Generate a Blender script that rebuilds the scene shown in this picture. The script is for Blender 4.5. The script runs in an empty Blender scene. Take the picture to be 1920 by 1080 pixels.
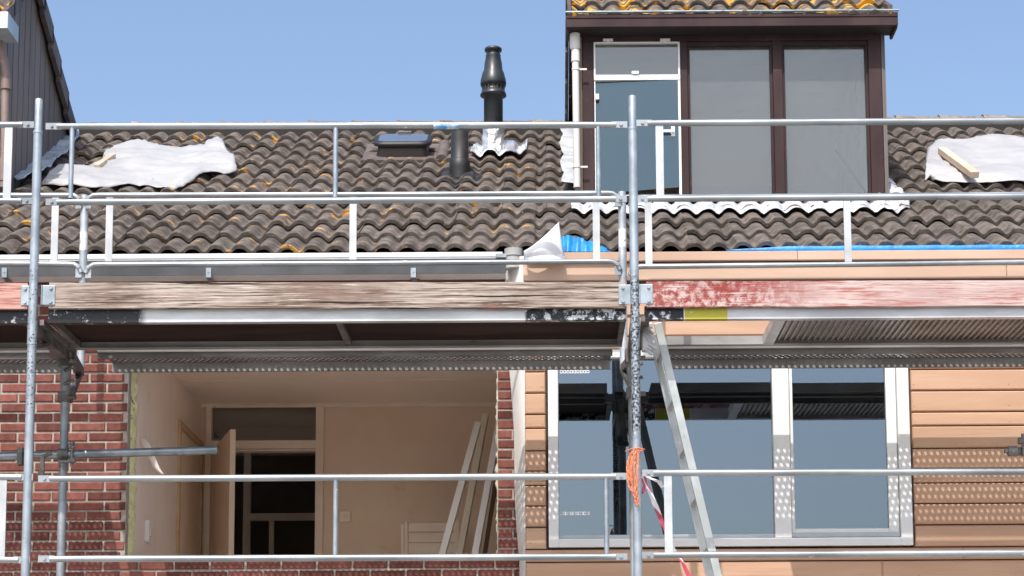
import bpy, math, random
from mathutils import Vector, Matrix, noise
random.seed(7)
R=math.radians
sc=bpy.context.scene
col=sc.collection
# ---------------------------------------------------------------- camera model
F=3782.0; CX,CY=1025.0,969.0; PITCH=R(7.7); ROLL=R(0.35); CAM=Vector((0,0,1.7))
cam=bpy.data.cameras.new('camera'); camo=bpy.data.objects.new('camera',cam); col.objects.link(camo)
cam.sensor_width=36; cam.lens=36*F/1920; cam.shift_x=-(CX-960)/1920; cam.shift_y=(CY-540)/1920
cam.clip_end=3000; cam.clip_start=.1
camo.matrix_world=Matrix.Translation(CAM)@Matrix.Rotation(R(90)+PITCH,4,'X')@Matrix.Rotation(-ROLL,4,'Z')
sc.camera=camo
ROT=camo.matrix_world.to_3x3()
def ray(px,py): return ROT@Vector(((px-CX)/F,(CY-py)/F,-1))
def P(px,py,D):
    d=ray(px,py); return CAM+d*(D/d.y)
def X(px,py,D): return P(px,py,D).x
def Z(px,py,D): return P(px,py,D).z
# ---------------------------------------------------------------- mesh builder
ORG={}
class MB:
    def __init__(s): s.v=[];s.f=[];s.m=[];s.s=[]
    def add(s,vs,fs,mi=0,sm=False):
        b=len(s.v); s.v+= [Vector(v) for v in vs]
        for f in fs: s.f.append([b+i for i in f]); s.m.append(mi); s.s.append(sm)
    def box(s,x0,x1,y0,y1,z0,z1,mi=0,M=None,ch=0):
        if x0>x1:x0,x1=x1,x0
        if y0>y1:y0,y1=y1,y0
        if z0>z1:z0,z1=z1,z0
        c=min(ch,(x1-x0)*.45,(z1-z0)*.45)
        if c>0:   # chamfered towards -y (front)
            vs=[(x0,y0+c,z0),(x1,y0+c,z0),(x1,y0+c,z1),(x0,y0+c,z1),(x0+c,y0,z0+c),(x1-c,y0,z0+c),(x1-c,y0,z1-c),(x0+c,y0,z1-c),
                (x0,y1,z0),(x1,y1,z0),(x1,y1,z1),(x0,y1,z1)]
            fs=[(4,5,6,7),(0,1,5,4),(1,2,6,5),(2,3,7,6),(3,0,4,7),(0,8,9,1),(1,9,10,2),(2,10,11,3),(3,11,8,0),(8,11,10,9)]
        else:
            vs=[(x,y,z) for z in(z0,z1) for y in(y0,y1) for x in(x0,x1)]
            fs=[(0,2,3,1),(4,5,7,6),(0,1,5,4),(2,6,7,3),(0,4,6,2),(1,3,7,5)]
        if M: vs=[M@Vector(v) for v in vs]
        s.add(vs,fs,mi)
    def tube(s,pts,r,n=14,mi=0,cap=True,flat=None):
        pts=[Vector(p) for p in pts]; k=len(pts); rs=r if isinstance(r,(list,tuple)) else [r]*k
        t=(pts[1]-pts[0]).normalized(); u=Vector((0,0,1)) if abs(t.z)<.9 else Vector((0,1,0))
        a=t.cross(u).normalized(); vs=[]
        for i,p in enumerate(pts):
            if 0<i<k-1: t=((pts[i+1]-p).normalized()+(p-pts[i-1]).normalized()).normalized()
            elif i==k-1: t=(p-pts[i-1]).normalized()
            else: t=(pts[1]-p).normalized()
            a=(a-t*a.dot(t)).normalized(); b=t.cross(a)
            for j in range(n):
                q=2*math.pi*j/n; vs.append(p+(a*math.cos(q)+b*math.sin(q))*rs[i])
        fs=[(i*n+j,i*n+(j+1)%n,(i+1)*n+(j+1)%n,(i+1)*n+j) for i in range(k-1) for j in range(n)]
        s.add(vs,fs,mi,True)
        if cap: s.add(vs[:n],[tuple(range(n))[::-1]],mi); s.add(vs[-n:],[tuple(range(n))],mi)
    def lathe(s,c,prof,n=32,mi=0,M=None):
        vs=[]
        for r,z in prof:
            for j in range(n):
                q=2*math.pi*j/n; v=Vector((r*math.cos(q),r*math.sin(q),z)); 
                if M: v=M@v
                vs.append(v+Vector(c))
        k=len(prof)
        fs=[(i*n+j,i*n+(j+1)%n,(i+1)*n+(j+1)%n,(i+1)*n+j) for i in range(k-1) for j in range(n)]
        fs.append(tuple((k-1)*n+j for j in range(n))); s.add(vs,fs,mi,True)
    def grid(s,rows,mi=0,sm=True,th=0,nd=None):
        a=len(rows);b=len(rows[0]); vs=[v for r in rows for v in r]
        fs=[(i*b+j,i*b+j+1,(i+1)*b+j+1,(i+1)*b+j) for i in range(a-1) for j in range(b-1)]
        s.add(vs,fs,mi,sm)
    def prism(s,poly,axis,a,b,mi=0):   # poly of 2D points extruded along axis
        n=len(poly)
        def mk(p,t):
            return {'x':(t,p[0],p[1]),'y':(p[0],t,p[1]),'z':(p[0],p[1],t)}[axis]
        vs=[mk(p,a) for p in poly]+[mk(p,b) for p in poly]
        fs=[tuple(range(n)),tuple(range(2*n-1,n-1,-1))]+[(i,i+n,(i+1)%n+n,(i+1)%n) for i in range(n)]
        s.add(vs,fs,mi)
    def bar(s,p,q,w,h,mi=0,up=Vector((0,1,0))):  # rectangular bar p->q ; w across, h along 'up'
        p=Vector(p);q=Vector(q);t=(q-p).normalized();a=t.cross(up).normalized();b=a.cross(t).normalized()
        vs=[e+a*(sx*w/2)+b*(sy*h/2) for e in(p,q) for sx,sy in((-1,-1),(1,-1),(1,1),(-1,1))]
        s.add(vs,[(3,2,1,0),(4,5,6,7),(0,1,5,4),(1,2,6,5),(2,3,7,6),(3,0,4,7)],mi)
    def build(s,name,mats,parent=None,label=None,cat=None,group=None,kind=None,bevel=0,fix=True):
        if not isinstance(mats,(list,tuple)): mats=[mats]
        xs=[v.x for v in s.v];ys=[v.y for v in s.v];zs=[v.z for v in s.v]
        o0=Vector(((min(xs)+max(xs))/2,(min(ys)+max(ys))/2,min(zs)))
        me=bpy.data.meshes.new(name); me.from_pydata([tuple(v-o0) for v in s.v],[],s.f)
        for m in mats: me.materials.append(m)
        me.polygons.foreach_set('material_index',s.m); me.polygons.foreach_set('use_smooth',s.s)
        if fix:
            import bmesh
            bm=bmesh.new(); bm.from_mesh(me); bmesh.ops.recalc_face_normals(bm,faces=bm.faces); bm.to_mesh(me); bm.free()
        me.update()
        o=bpy.data.objects.new(name,me); col.objects.link(o); ORG[o.name]=o0
        if parent: o.parent=parent; o.location=o0-ORG[parent.name]
        else: o.location=o0
        if bevel:
            b=o.modifiers.new('bevel','BEVEL'); b.width=bevel; b.segments=2; b.limit_method='ANGLE'
        tag(o,label,cat,group,kind); return o
def tag(o,label=None,cat=None,group=None,kind=None):
    if label:o['label']=label
    if cat:o['category']=cat
    if group:o['group']=group
    if kind:o['kind']=kind
def empty(name,loc,label,cat,group=None):
    o=bpy.data.objects.new(name,None); col.objects.link(o); o.location=loc; o.empty_display_size=.2
    ORG[o.name]=Vector(loc); tag(o,label,cat,group); return o
# ---------------------------------------------------------------- materials
def ramp(nt,inp,a,b):
    n=nt.nodes.new('ShaderNodeMapRange'); n.interpolation_type='SMOOTHSTEP'; nt.links.new(inp,n.inputs['Value'])
    n.inputs['From Min'].default_value=a; n.inputs['From Max'].default_value=b; return n.outputs['Result']
def math_(nt,op,a,b=None):
    n=nt.nodes.new('ShaderNodeMath'); n.operation=op
    for i,v in enumerate((a,b)):
        if v is None: continue
        if isinstance(v,(int,float)): n.inputs[i].default_value=v
        else: nt.links.new(v,n.inputs[i])
    return n.outputs[0]
def mix(nt,fac,a,b):
    n=nt.nodes.new('ShaderNodeMix'); n.data_type='RGBA'
    for k,v in ((0,fac),(6,a),(7,b)):
        if isinstance(v,(int,float)): n.inputs[k].default_value=v
        elif isinstance(v,tuple): n.inputs[k].default_value=(*v[:3],1)
        else: nt.links.new(v,n.inputs[k])
    return n.outputs[2]
def noise_(nt,co,scale,st=(1,1,1),det=4,ro=.6,off=(0,0,0)):
    mp=nt.nodes.new('ShaderNodeMapping'); mp.inputs['Scale'].default_value=st; mp.inputs['Location'].default_value=off; nt.links.new(co,mp.inputs['Vector'])
    n=nt.nodes.new('ShaderNodeTexNoise'); n.inputs['Scale'].default_value=scale; n.inputs['Detail'].default_value=det; n.inputs['Roughness'].default_value=ro
    nt.links.new(mp.outputs[0],n.inputs['Vector']); return n.outputs['Fac']
def mat(name,c1,c2=None,sc_=6,st=(1,1,1),lo=.35,hi=.65,rough=.6,metal=0,bump=0,bsc=40,bst=None,spots=(),island=0,zones=(),spec=.5,rvar=0,grain=None,tr=0):
    m=bpy.data.materials.new(name); m.use_nodes=True; nt=m.node_tree; bs=nt.nodes['Principled BSDF']
    geo=nt.nodes.new('ShaderNodeNewGeometry'); pos=geo.outputs['Position']
    c=c1
    if c2: c=mix(nt,ramp(nt,noise_(nt,pos,sc_,st),lo,hi),c1,c2)
    if grain:   # (colour, scale, stretch, lo, hi)
        c=mix(nt,ramp(nt,noise_(nt,pos,grain[1],grain[2],6,.7,(3,1,7)),grain[3],grain[4]),c,grain[0])
    for i,z in enumerate(zones):  # (axis,a,b,colour,soft,wornscale,wornlo,wornhi)
        ax,a,b,cc,soft,ws,wl,wh=z
        sp=nt.nodes.new('ShaderNodeSeparateXYZ'); nt.links.new(pos,sp.inputs[0]); v=sp.outputs[ax]
        k=math_(nt,'MULTIPLY',ramp(nt,v,a-soft,a+soft),math_(nt,'SUBTRACT',1,ramp(nt,v,b-soft,b+soft)))
        n=noise_(nt,pos,ws,(1,1,1),5,.7,(i*3.3,5,2))
        k=math_(nt,'MULTIPLY',k,ramp(nt,n,wl,wh))
        c=mix(nt,k,c,cc)
    for i,s in enumerate(spots):  # (colour,scale,lo,hi[,stretch])
        stt=s[4] if len(s)>4 else (1,1,1)
        c=mix(nt,ramp(nt,noise_(nt,pos,s[1],stt,5,.65,(7*i+2,3*i,1)),s[2],s[3]),c,s[0])
    if island:
        k=math_(nt,'ADD',math_(nt,'MULTIPLY',geo.outputs['Random Per Island'],island*2),1-island)
        n=nt.nodes.new('ShaderNodeVectorMath'); n.operation='SCALE'
        if isinstance(c,tuple): n.inputs[0].default_value=c[:3]
        else: nt.links.new(c,n.inputs[0])
        nt.links.new(k,n.inputs['Scale']); c=n.outputs[0]
    if isinstance(c,tuple): bs.inputs['Base Color'].default_value=(*c[:3],1)
    else: nt.links.new(c,bs.inputs['Base Color'])
    bs.inputs['Metallic'].default_value=metal; bs.inputs['Specular IOR Level'].default_value=spec
    bs.inputs['Roughness'].default_value=rough
    if rvar:
        r=math_(nt,'ADD',math_(nt,'MULTIPLY',noise_(nt,pos,14),rvar*2),rough-rvar); nt.links.new(r,bs.inputs['Roughness'])
    if bump:
        b=nt.nodes.new('ShaderNodeBump'); b.inputs['Strength'].default_value=1; b.inputs['Distance'].default_value=bump
        nt.links.new(noise_(nt,pos,bsc,bst or st,6,.6),b.inputs['Height']); nt.links.new(b.outputs[0],bs.inputs['Normal'])
    if tr:
        t=nt.nodes.new('ShaderNodeBsdfTranslucent'); t.inputs[0].default_value=(*c1[:3],1)
        mx=nt.nodes.new('ShaderNodeMixShader'); mx.inputs[0].default_value=tr
        nt.links.new(bs.outputs[0],mx.inputs[1]); nt.links.new(t.outputs[0],mx.inputs[2]); nt.links.new(mx.outputs[0],nt.nodes['Material Output'].inputs[0])
    return m
def glass(name,fac,tint=(.9,.93,.93),gcol=(.85,.9,.95),dirt=0):
    m=bpy.data.materials.new(name); m.use_nodes=True; nt=m.node_tree; nt.nodes.remove(nt.nodes['Principled BSDF'])
    t=nt.nodes.new('ShaderNodeBsdfTransparent'); t.inputs[0].default_value=(*tint,1)
    g=nt.nodes.new('ShaderNodeBsdfGlossy'); g.inputs['Roughness'].default_value=.0; g.inputs[0].default_value=(*gcol,1)
    mx=nt.nodes.new('ShaderNodeMixShader'); mx.inputs[0].default_value=fac
    nt.links.new(t.outputs[0],mx.inputs[1]); nt.links.new(g.outputs[0],mx.inputs[2]); out=mx.outputs[0]
    if dirt:
        geo=nt.nodes.new('ShaderNodeNewGeometry'); d=nt.nodes.new('ShaderNodeBsdfDiffuse'); d.inputs[0].default_value=(.5,.49,.46,1)
        m2=nt.nodes.new('ShaderNodeMixShader'); k=math_(nt,'MULTIPLY',ramp(nt,noise_(nt,geo.outputs['Position'],1.2,(1,1,.5),2,.5),-.6,.9),dirt)
        nt.links.new(k,m2.inputs[0]); nt.links.new(out,m2.inputs[1]); nt.links.new(d.outputs[0],m2.inputs[2]); out=m2.outputs[0]
    nt.links.new(out,nt.nodes['Material Output'].inputs[0]); return m
SX=(1,1,1)
galv=mat('galvanised',(.24,.285,.315),(.38,.43,.47),9,lo=.3,hi=.7,rough=.42,metal=.55,bump=.0006,bsc=60,rvar=.12,
   spots=[((.75,.76,.75),38,.67,.72),((.16,.15,.14),26,.66,.74),((.30,.26,.22),7,.66,.8)])
galvr=mat('galvanised_rail',(.22,.245,.26),(.40,.43,.45),5,st=(.4,1,1),lo=.3,hi=.7,rough=.36,metal=.6,bump=.0005,bsc=50,rvar=.12,
   spots=[((.85,.86,.85),22,.68,.72,(.4,1,1)),((.12,.12,.12),16,.66,.76,(.4,1,1)),((.25,.20,.16),5,.7,.8)])
galvb=mat('galvanised_back',(.24,.27,.29),(.38,.41,.43),8,rough=.5,metal=.5,bump=.0006,bsc=60,spots=[((.7,.7,.68),30,.68,.74),((.1,.1,.1),12,.6,.8)])
alu=mat('aluminium',(.46,.46,.46),(.60,.60,.60),7,st=(.3,1,1),rough=.38,metal=.5,rvar=.1,spots=[((.2,.19,.18),20,.68,.75),((.35,.3,.26),4,.64,.8,(.2,1,1))])
steel=mat('dark_steel',(.10,.095,.09),(.2,.19,.175),10,rough=.55,metal=.5,bump=.0005,spots=[((.42,.4,.37),14,.64,.72)])
plankm=mat('plank_steel',(.13,.126,.118),(.24,.235,.225),6,st=(.3,1,1),rough=.45,metal=.6,bump=.0004,spots=[((.5,.49,.46),12,.64,.74,(.2,1,1))])
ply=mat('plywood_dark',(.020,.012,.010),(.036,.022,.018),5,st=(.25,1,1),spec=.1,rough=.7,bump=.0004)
rbm=mat('beam_grey',(.22,.21,.195),(.34,.33,.31),6,st=(.3,1,1),rough=.5,metal=.3,spots=[((.12,.1,.09),12,.62,.74,(.3,1,1))])
brt=mat('plank_edge_sunlit',(.50,.49,.47),(.68,.67,.65),8,st=(.3,1,1),rough=.45,metal=.3,spots=[((.25,.2,.16),10,.66,.76,(.3,1,1))])  # pale tone painted on the front bead for its sunlit line
plytop=mat('plywood_worn_bounce',(.52,.43,.35),(.60,.51,.43),5,st=(.25,1,1),rough=.8)  # worn ply top, paled further to bounce sunlight into the room
# ---- depths of the planes
DF,DB,DI,DC,DW=10.70,11.45,11.90,12.22,12.47
ZT=Z(600,580,DF+.04)         # top of platform front beam
ZB=Z(600,603,DF+.04)         # bottom
print('deck',ZT,ZB)
LIFT=Z(600,236,DF)-Z(600,895,DF)
print('lift',LIFT)
# post x positions
FX=[X(60,640,DF),X(1191,640,DF)]; BAY=FX[1]-FX[0]; FX=[FX[0]-BAY]+FX+[FX[1]+BAY]
BX=[None,X(119,860,DB),X(1187,860,DB)]; BB=BX[2]-BX[1]; BX=[BX[1]-BB,BX[1],BX[2],BX[2]+BB]
IX=[None,X(157,450,DI),X(1167,450,DI)]; IB=IX[2]-IX[1]; IX=[IX[1]-IB,IX[1],IX[2],IX[2]+IB]
print('bay',BAY,BB,IB,FX,BX,IX)
# ================================================================= GROUND
g=MB(); g.box(-400,400,-400,400,-.3,0)
g.build('ground',mat('ground_soil',(.16,.15,.13),(.26,.24,.21),3,rough=.9,bump=.01,bsc=30),kind='structure')
g=MB(); g.box(-60,60,-14,11.2,.002,.03)
g.build('pavement',mat('paving',(.25,.24,.225),(.32,.31,.29),2,rough=.85,bump=.002,spots=[((.12,.11,.1),9,.6,.75)]),kind='structure')

# ================================================================= BRICKS
brickm=mat('brick_red',(.145,.048,.038),(.215,.082,.065),22,lo=.3,hi=.75,rough=.85,bump=.002,bsc=90,island=.34,spec=.2,spots=[((.10,.035,.03),45,.62,.7),((.5,.36,.3),60,.70,.75)])
mortar=mat('mortar',(.30,.26,.22),(.41,.365,.315),30,rough=.95,bump=.002,bsc=140,spec=.1)
CO=.0627; BL=.222
def brickwall(mb,x0,x1,z0,z1,D,openings,seed=1,phase=0,zref=0):
    rn=random.Random(seed); k0=int((z0-zref)/CO)-1
    k=k0
    while zref+k*CO<z1:
        za=zref+k*CO; zb=za+CO-.0135
        a0,b0=max(za,z0),min(zb,z1)
        if b0-a0>.01:
            x=x0-BL*2+(phase+(BL/2 if k%2 else 0))%BL
            while x<x1:
                segs=[(max(x,x0),min(x+BL-.013,x1))]
                for (ox0,ox1,oz0,oz1) in openings:
                    if zb>oz0+.02 and za<oz1-.02:
                        ns=[]
                        for s0,s1 in segs:
                            if s1<=ox0 or s0>=ox1: ns.append((s0,s1)); continue
                            if s0<ox0: ns.append((s0,ox0))
                            if s1>ox1: ns.append((ox1,s1))
                        segs=ns
                for s0,s1 in segs:
                    if s1-s0<.02: continue
                    j=lambda a:rn.uniform(-a,a)
                    mb.box(s0+j(.0015),s1+j(.0015),D+j(.002),D+.098,a0+j(.001),b0+j(.0015),0,ch=.0045)
                x+=BL
        k+=1
def slab(mb,x0,x1,z0,z1,y0,y1,openings,mi):
    xs=sorted({x0,x1}|{v for o in openings for v in o[:2] if x0<v<x1}); zs=sorted({z0,z1}|{v for o in openings for v in o[2:] if z0<v<z1})
    for i in range(len(xs)-1):
        for k in range(len(zs)-1):
            cx,cz=(xs[i]+xs[i+1])/2,(zs[k]+zs[k+1])/2
            if any(o[0]<cx<o[1] and o[2]<cz<o[3] for o in openings): continue
            mb.box(xs[i],xs[i+1],y0,y1,zs[k],zs[k+1],mi)
# key heights
OXL=X(236,870,DW); OXR=X(934,870,DW); OZB=Z(600,1047,DW)+.0; OZT=Z(600,672,DW)
WTOP=Z(500,519,DW); HX=X(951,800,DW)+.17   # party line of houses sits behind the membrane
NX=X(30,355,14.0)
print('open',OXL,OXR,OZB,OZT,'wtop',WTOP,'party',HX,'neigh',NX)
BASE=-0.0
houseL=empty('terraced_house',((NX+HX)/2,DW,0),'brick terraced house in the middle, its front window taken out so the bare room shows','house','houses of the terrace')
houseR=empty('terraced_house',((HX+4.2)/2,DW,0),'terraced house on the right clad in new pale wooden boards with a brown dormer above','house','houses of the terrace')
houseN=empty('terraced_house',(NX-2.2,DW,0),'neighbouring terraced house at the left edge with a dark board-clad dormer side','house','houses of the terrace')
m=MB(); lowop=(OXL+.1,OXR-.5,.9,2.1)
lowR=(.3,2.2,.9,2.1)
brickwall(m,NX,HX,0,WTOP,DW,[(OXL,OXR,OZB,OZT),lowop],3,.03,OZB-40*CO)
slab(m,NX,HX,0,WTOP-.01,DW+.009,DW+.099,[(OXL+.004,OXR-.004,OZB,OZT+.004),lowop],1)
m.build('brick_wall',[brickm,mortar],houseL,fix=False)
m=MB(); m.box(OXL-.1,OXR+.1,DW+.12,DW+.2,.9,2.1)
w0=m.build('window',mat('lower_glass',(.03,.035,.04),rough=.05),houseL)
m=MB()
for a,b,c,d in ((lowop[0],lowop[1],2.04,2.1),(lowop[0],lowop[1],.9,.96),(lowop[0],lowop[0]+.06,.96,2.04),(lowop[1]-.06,lowop[1],.96,2.04)): m.box(a,b,DW+.04,DW+.11,c,d)
white=mat('white_frame',(.68,.68,.665),(.73,.73,.72),3,rough=.35,spots=[((.55,.54,.5),14,.7,.8)])
m.build('frame',white,w0)
m=MB(); brickwall(m,NX-4.4,NX-.001,0,WTOP,DW,[],5,.03,OZB-40*CO); slab(m,NX-4.4,NX-.001,0,WTOP-.01,DW+.009,DW+.099,[],1)
m.build('brick_wall',[brickm,mortar],houseN,fix=False)
# sill mortar (ragged white bed on top of the wall under the opening)
m=MB(); N=120
for i in range(N):
    x=OXL+.01+(OXR-OXL-.02)*i/N; w=(OXR-OXL)/N*1.05; h=.006+.010*abs(noise.noise((x*9,0,0)))+random.random()*.003
    m.box(x,x+w,DW+.004+random.random()*.008,DW+.24,OZB-.006,OZB+h)
m.build('mortar_bed',mat('white_mortar',(.6,.59,.56),(.45,.43,.39),30,rough=.95,bump=.003,bsc=80),houseL)
# insulation at left & right reveal
foam=mat('foam',(.58,.54,.24),(.72,.68,.42),18,rough=.9,bump=.01,bsc=45,spots=[((.10,.09,.04),22,.6,.66),((.75,.74,.6),30,.62,.7)])
def ragged(x,y0,y1,z0,z1,sgn,th,seed,n=70,amp=.018):
    m=MB(); rows=[]
    for i in range(n+1):
        z=z0+(z1-z0)*i/n; r=[]
        for j in range(9):
            u=j/8; y=y0+(y1-y0)*u
            bul=math.sin(math.pi*u)*th*.9
            r.append((x+sgn*(bul+amp*(noise.noise((z*14,y*25,seed)))+.5*amp*noise.noise((z*45,y*60,seed+3))),y,z))
        rows.append([(x-sgn*.04,y0,z)]+r+[(x-sgn*.04,y1,z)])
    m.grid(rows); return m
ragged(OXL,DW+.09,DW+.23,OZB+.01,OZT,1,.032,1).build('insulation',foam,houseL)
ragged(OXR,DW+.02,DW+.2,OZB+.01,OZT,-1,.008,9,amp=.02).build('insulation',mat('foam_pale',(.62,.60,.40),(.75,.73,.6),18,rough=.9,bump=.008,bsc=45,spots=[((.2,.2,.1),26,.6,.68)]),houseL)
# ================================================================= ROOM
plaster=mat('plaster_pink',(.89,.76,.68),(.92,.81,.74),1.6,st=(1,1,.5),rough=.9,bump=.0008,bsc=30,spec=.2,spots=[((.78,.66,.57),5,.6,.75),((.93,.90,.87),9,.66,.74)],grain=((.80,.68,.60),2,(4,4,.3),.5,.75))
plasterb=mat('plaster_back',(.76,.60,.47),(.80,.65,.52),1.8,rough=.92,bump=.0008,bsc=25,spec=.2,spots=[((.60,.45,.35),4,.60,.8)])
ceilm=mat('ceiling_paint',(.84,.73,.64),(.87,.77,.69),1.2,rough=.9,bump=.0004,bsc=30,spots=[((.7,.58,.48),3,.6,.8)])
trim=mat('cream_paint',(.80,.68,.57),(.85,.75,.64),3,rough=.5,spec=.4,spots=[((.45,.35,.26),12,.66,.75)])
DR=15.17; RXL=OXL; RXR=OXR+.03; RZC=Z(600,757,DR); RZF=RZC-2.42
print('room',RZC,RZF)
dfx0=X(385,900,DR); dfx1=X(607,900,DR)
door_x0,door_x1=X(396,900,DR),X(592,900,DR); dz1=Z(500,846,DR); tz0,tz1=Z(500,827,DR),Z(500,762,DR)
m=MB()
m.box(RXL-.1,RXL,DW+.215,DR+.1,RZF,RZC+.1)            # left wall
lw=m.build('room_wall',plaster,houseL,label='pinkish bare plaster left wall of the stripped room')
m=MB(); m.box(RXR,RXR+.1,DW+.215,DR+.1,RZF,RZC+.1); m.build('room_wall',plasterb,houseL)
m=MB(); slab(m,RXL,RXR,RZF,RZC+.1,DR,DR+.1,[(dfx0,dfx1,RZF,RZC-.01)],0); bw=m.build('room_wall',plasterb,houseL,label='plain beige back wall with a light switch')
m=MB(); m.box(RXL-.1,RXR+.1,DW+.1,DR+2.4,RZC,RZC+.08); 
ce=m.build('ceiling',ceilm,houseL)
m=MB(); zc2=RZC
for yy in (DR-.9,): m.box(RXL,RXR,yy,yy+.012,RZC-.004,RZC-.0005)
m.box(RXL,RXR,DR-.03,DR,RZC-.03,RZC-.0008)
m.build('moulding',trim,ce)
m=MB(); m.box(RXL-.1,RXR+.1,DW+.1,DR+2.4,RZF-.1,RZF); m.build('floor',mat('room_floor',(.78,.69,.59),(.84,.76,.67),3,rough=.7),houseL)
# jambs and lintel between brick leaf and room
m=MB(); m.box(OXL-.02,OXR+.02,DW+.1,DW+.215,RZC-.0,RZC+.12); m.box(NX,OXL-.055,DW+.1,DW+.215,RZF,WTOP); m.box(OXR+.05,HX,DW+.1,DW+.215,RZF,WTOP); m.box(OXL-.05,OXR+.05,DW+.1,DW+.215,RZF,OZB-.01)
m.build('inner_leaf',plasterb,houseL)
# door frame at back wall
m=MB(); fz=RZC-.012
ft=.055; y0,y1=DR-.035,DR+.09
m.box(dfx0,door_x0,y0,y1,RZF,fz); m.box(door_x1,dfx1,y0,y1,RZF,fz)
m.box(door_x0,door_x1,y0,y1,tz1,fz); m.box(door_x0,door_x1,y0,y1,dz1+.015,tz0)
m.box(door_x0,door_x1,y0+.03,y1,dz1,dz1+.014)
df=m.build('door_frame',trim,houseL,bevel=.004)
m=MB(); m.box(door_x0,door_x1,DR+.03,DR+.036,tz0,tz1); m.build('transom_pane',glass('transom_glass',.08,(.8,.8,.78)),df)
m=MB(); h0=Vector((door_x0+.02,DR-.02,0)); fe=P(437,800,14.22); h1=Vector((fe.x,14.22,0)); dv=(h1-h0); L=dv.length; ang=math.atan2(dv.y,dv.x)
MM=Matrix.Translation((h0.x,h0.y,0))@Matrix.Rotation(ang,4,'Z')
m.box(0,L,-.02,.02,RZF+.01,dz1+.0,M=MM); dl=m.build('door',mat('door_paint',(.80,.66,.54),(.85,.72,.60),2,rough=.45,spec=.5,spots=[((.5,.38,.28),8,.66,.75)]),houseL,bevel=.003)
for hz in (.25,1.0,1.75):
    m=MB(); m.tube([MM@Vector((0.0,.025,RZF+hz)),MM@Vector((0.0,.025,RZF+hz+.09))],.008,8); m.build('hinge',steel,dl)
# hall beyond
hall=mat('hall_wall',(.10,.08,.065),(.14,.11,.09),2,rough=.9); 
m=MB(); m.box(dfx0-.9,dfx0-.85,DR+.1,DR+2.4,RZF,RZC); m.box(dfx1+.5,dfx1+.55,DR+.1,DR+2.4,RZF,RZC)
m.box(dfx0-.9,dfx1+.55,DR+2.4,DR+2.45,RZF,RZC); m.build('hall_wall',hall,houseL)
m=MB(); hy=DR+1.6; hx0=X(470,900,hy); zz=Z(550,962,hy)
m.box(hx0-.06,hx0,hy,hy+.06,RZF,RZC-.005); m.box(hx0,dfx1+.5,hy,hy+.05,zz-.06,zz); m.box(hx0+.16,hx0+.2,hy,hy+.04,RZF,zz-.06)
m.build('hall_frame',trim,houseL)
# door in left wall
sd0=3782*abs(RXL)/ (1025-326); sd1=3782*abs(RXL)/(1025-366); sz=RZF+2.07
m=MB(); e=.014
m.box(RXL-.01,RXL+e+.008,sd0-.05,sd0,RZF,sz+.05); m.box(RXL-.01,RXL+e+.008,sd1,sd1+.05,RZF,sz+.05); m.box(RXL-.01,RXL+e+.008,sd0,sd1,sz,sz+.05)
sdf=m.build('side_door_frame',mat('yellowed_trim',(.55,.38,.20),(.62,.48,.33),7,rough=.6),houseL)
m=MB(); m.box(RXL-.01,RXL+e-.006,sd0+.004,sd1-.004,RZF,sz-.003); m.build('side_door',trim,houseL)
# switches
swm=mat('switch_plastic',(.85,.76,.60),rough=.4)
def switch(c,nx,par):
    m=MB(); s=.036
    if nx: 
        m.box(c.x,c.x+.03,c.y-.06,c.y+.06,c.z-.07,c.z+.07); 
        o=m.build('light_switch',mat('white_plastic',(.85,.82,.78),rough=.4),par,bevel=.004); k=MB(); k.box(c.x+.03,c.x+.036,c.y-.03,c.y+.03,c.z-.03,c.z+.03)
    else:
        m.box(c.x-.045,c.x+.045,c.y-.022,c.y,c.z-.04,c.z+.04); o=m.build('light_switch',swm,par,bevel=.004)
        k=MB(); k.box(c.x-.016,c.x-.001,c.y-.029,c.y-.022,c.z-.02,c.z+.02); k.box(c.x+.001,c.x+.016,c.y-.028,c.y-.022,c.z-.02,c.z+.02)
    k.build('rocker',trim,o,bevel=.002)
switch(Vector((RXL,3782*abs(RXL)/(1025-268),Z(268,988,12.89))),True,houseL)
switch(P(647,969,DR),False,houseL)
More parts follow.
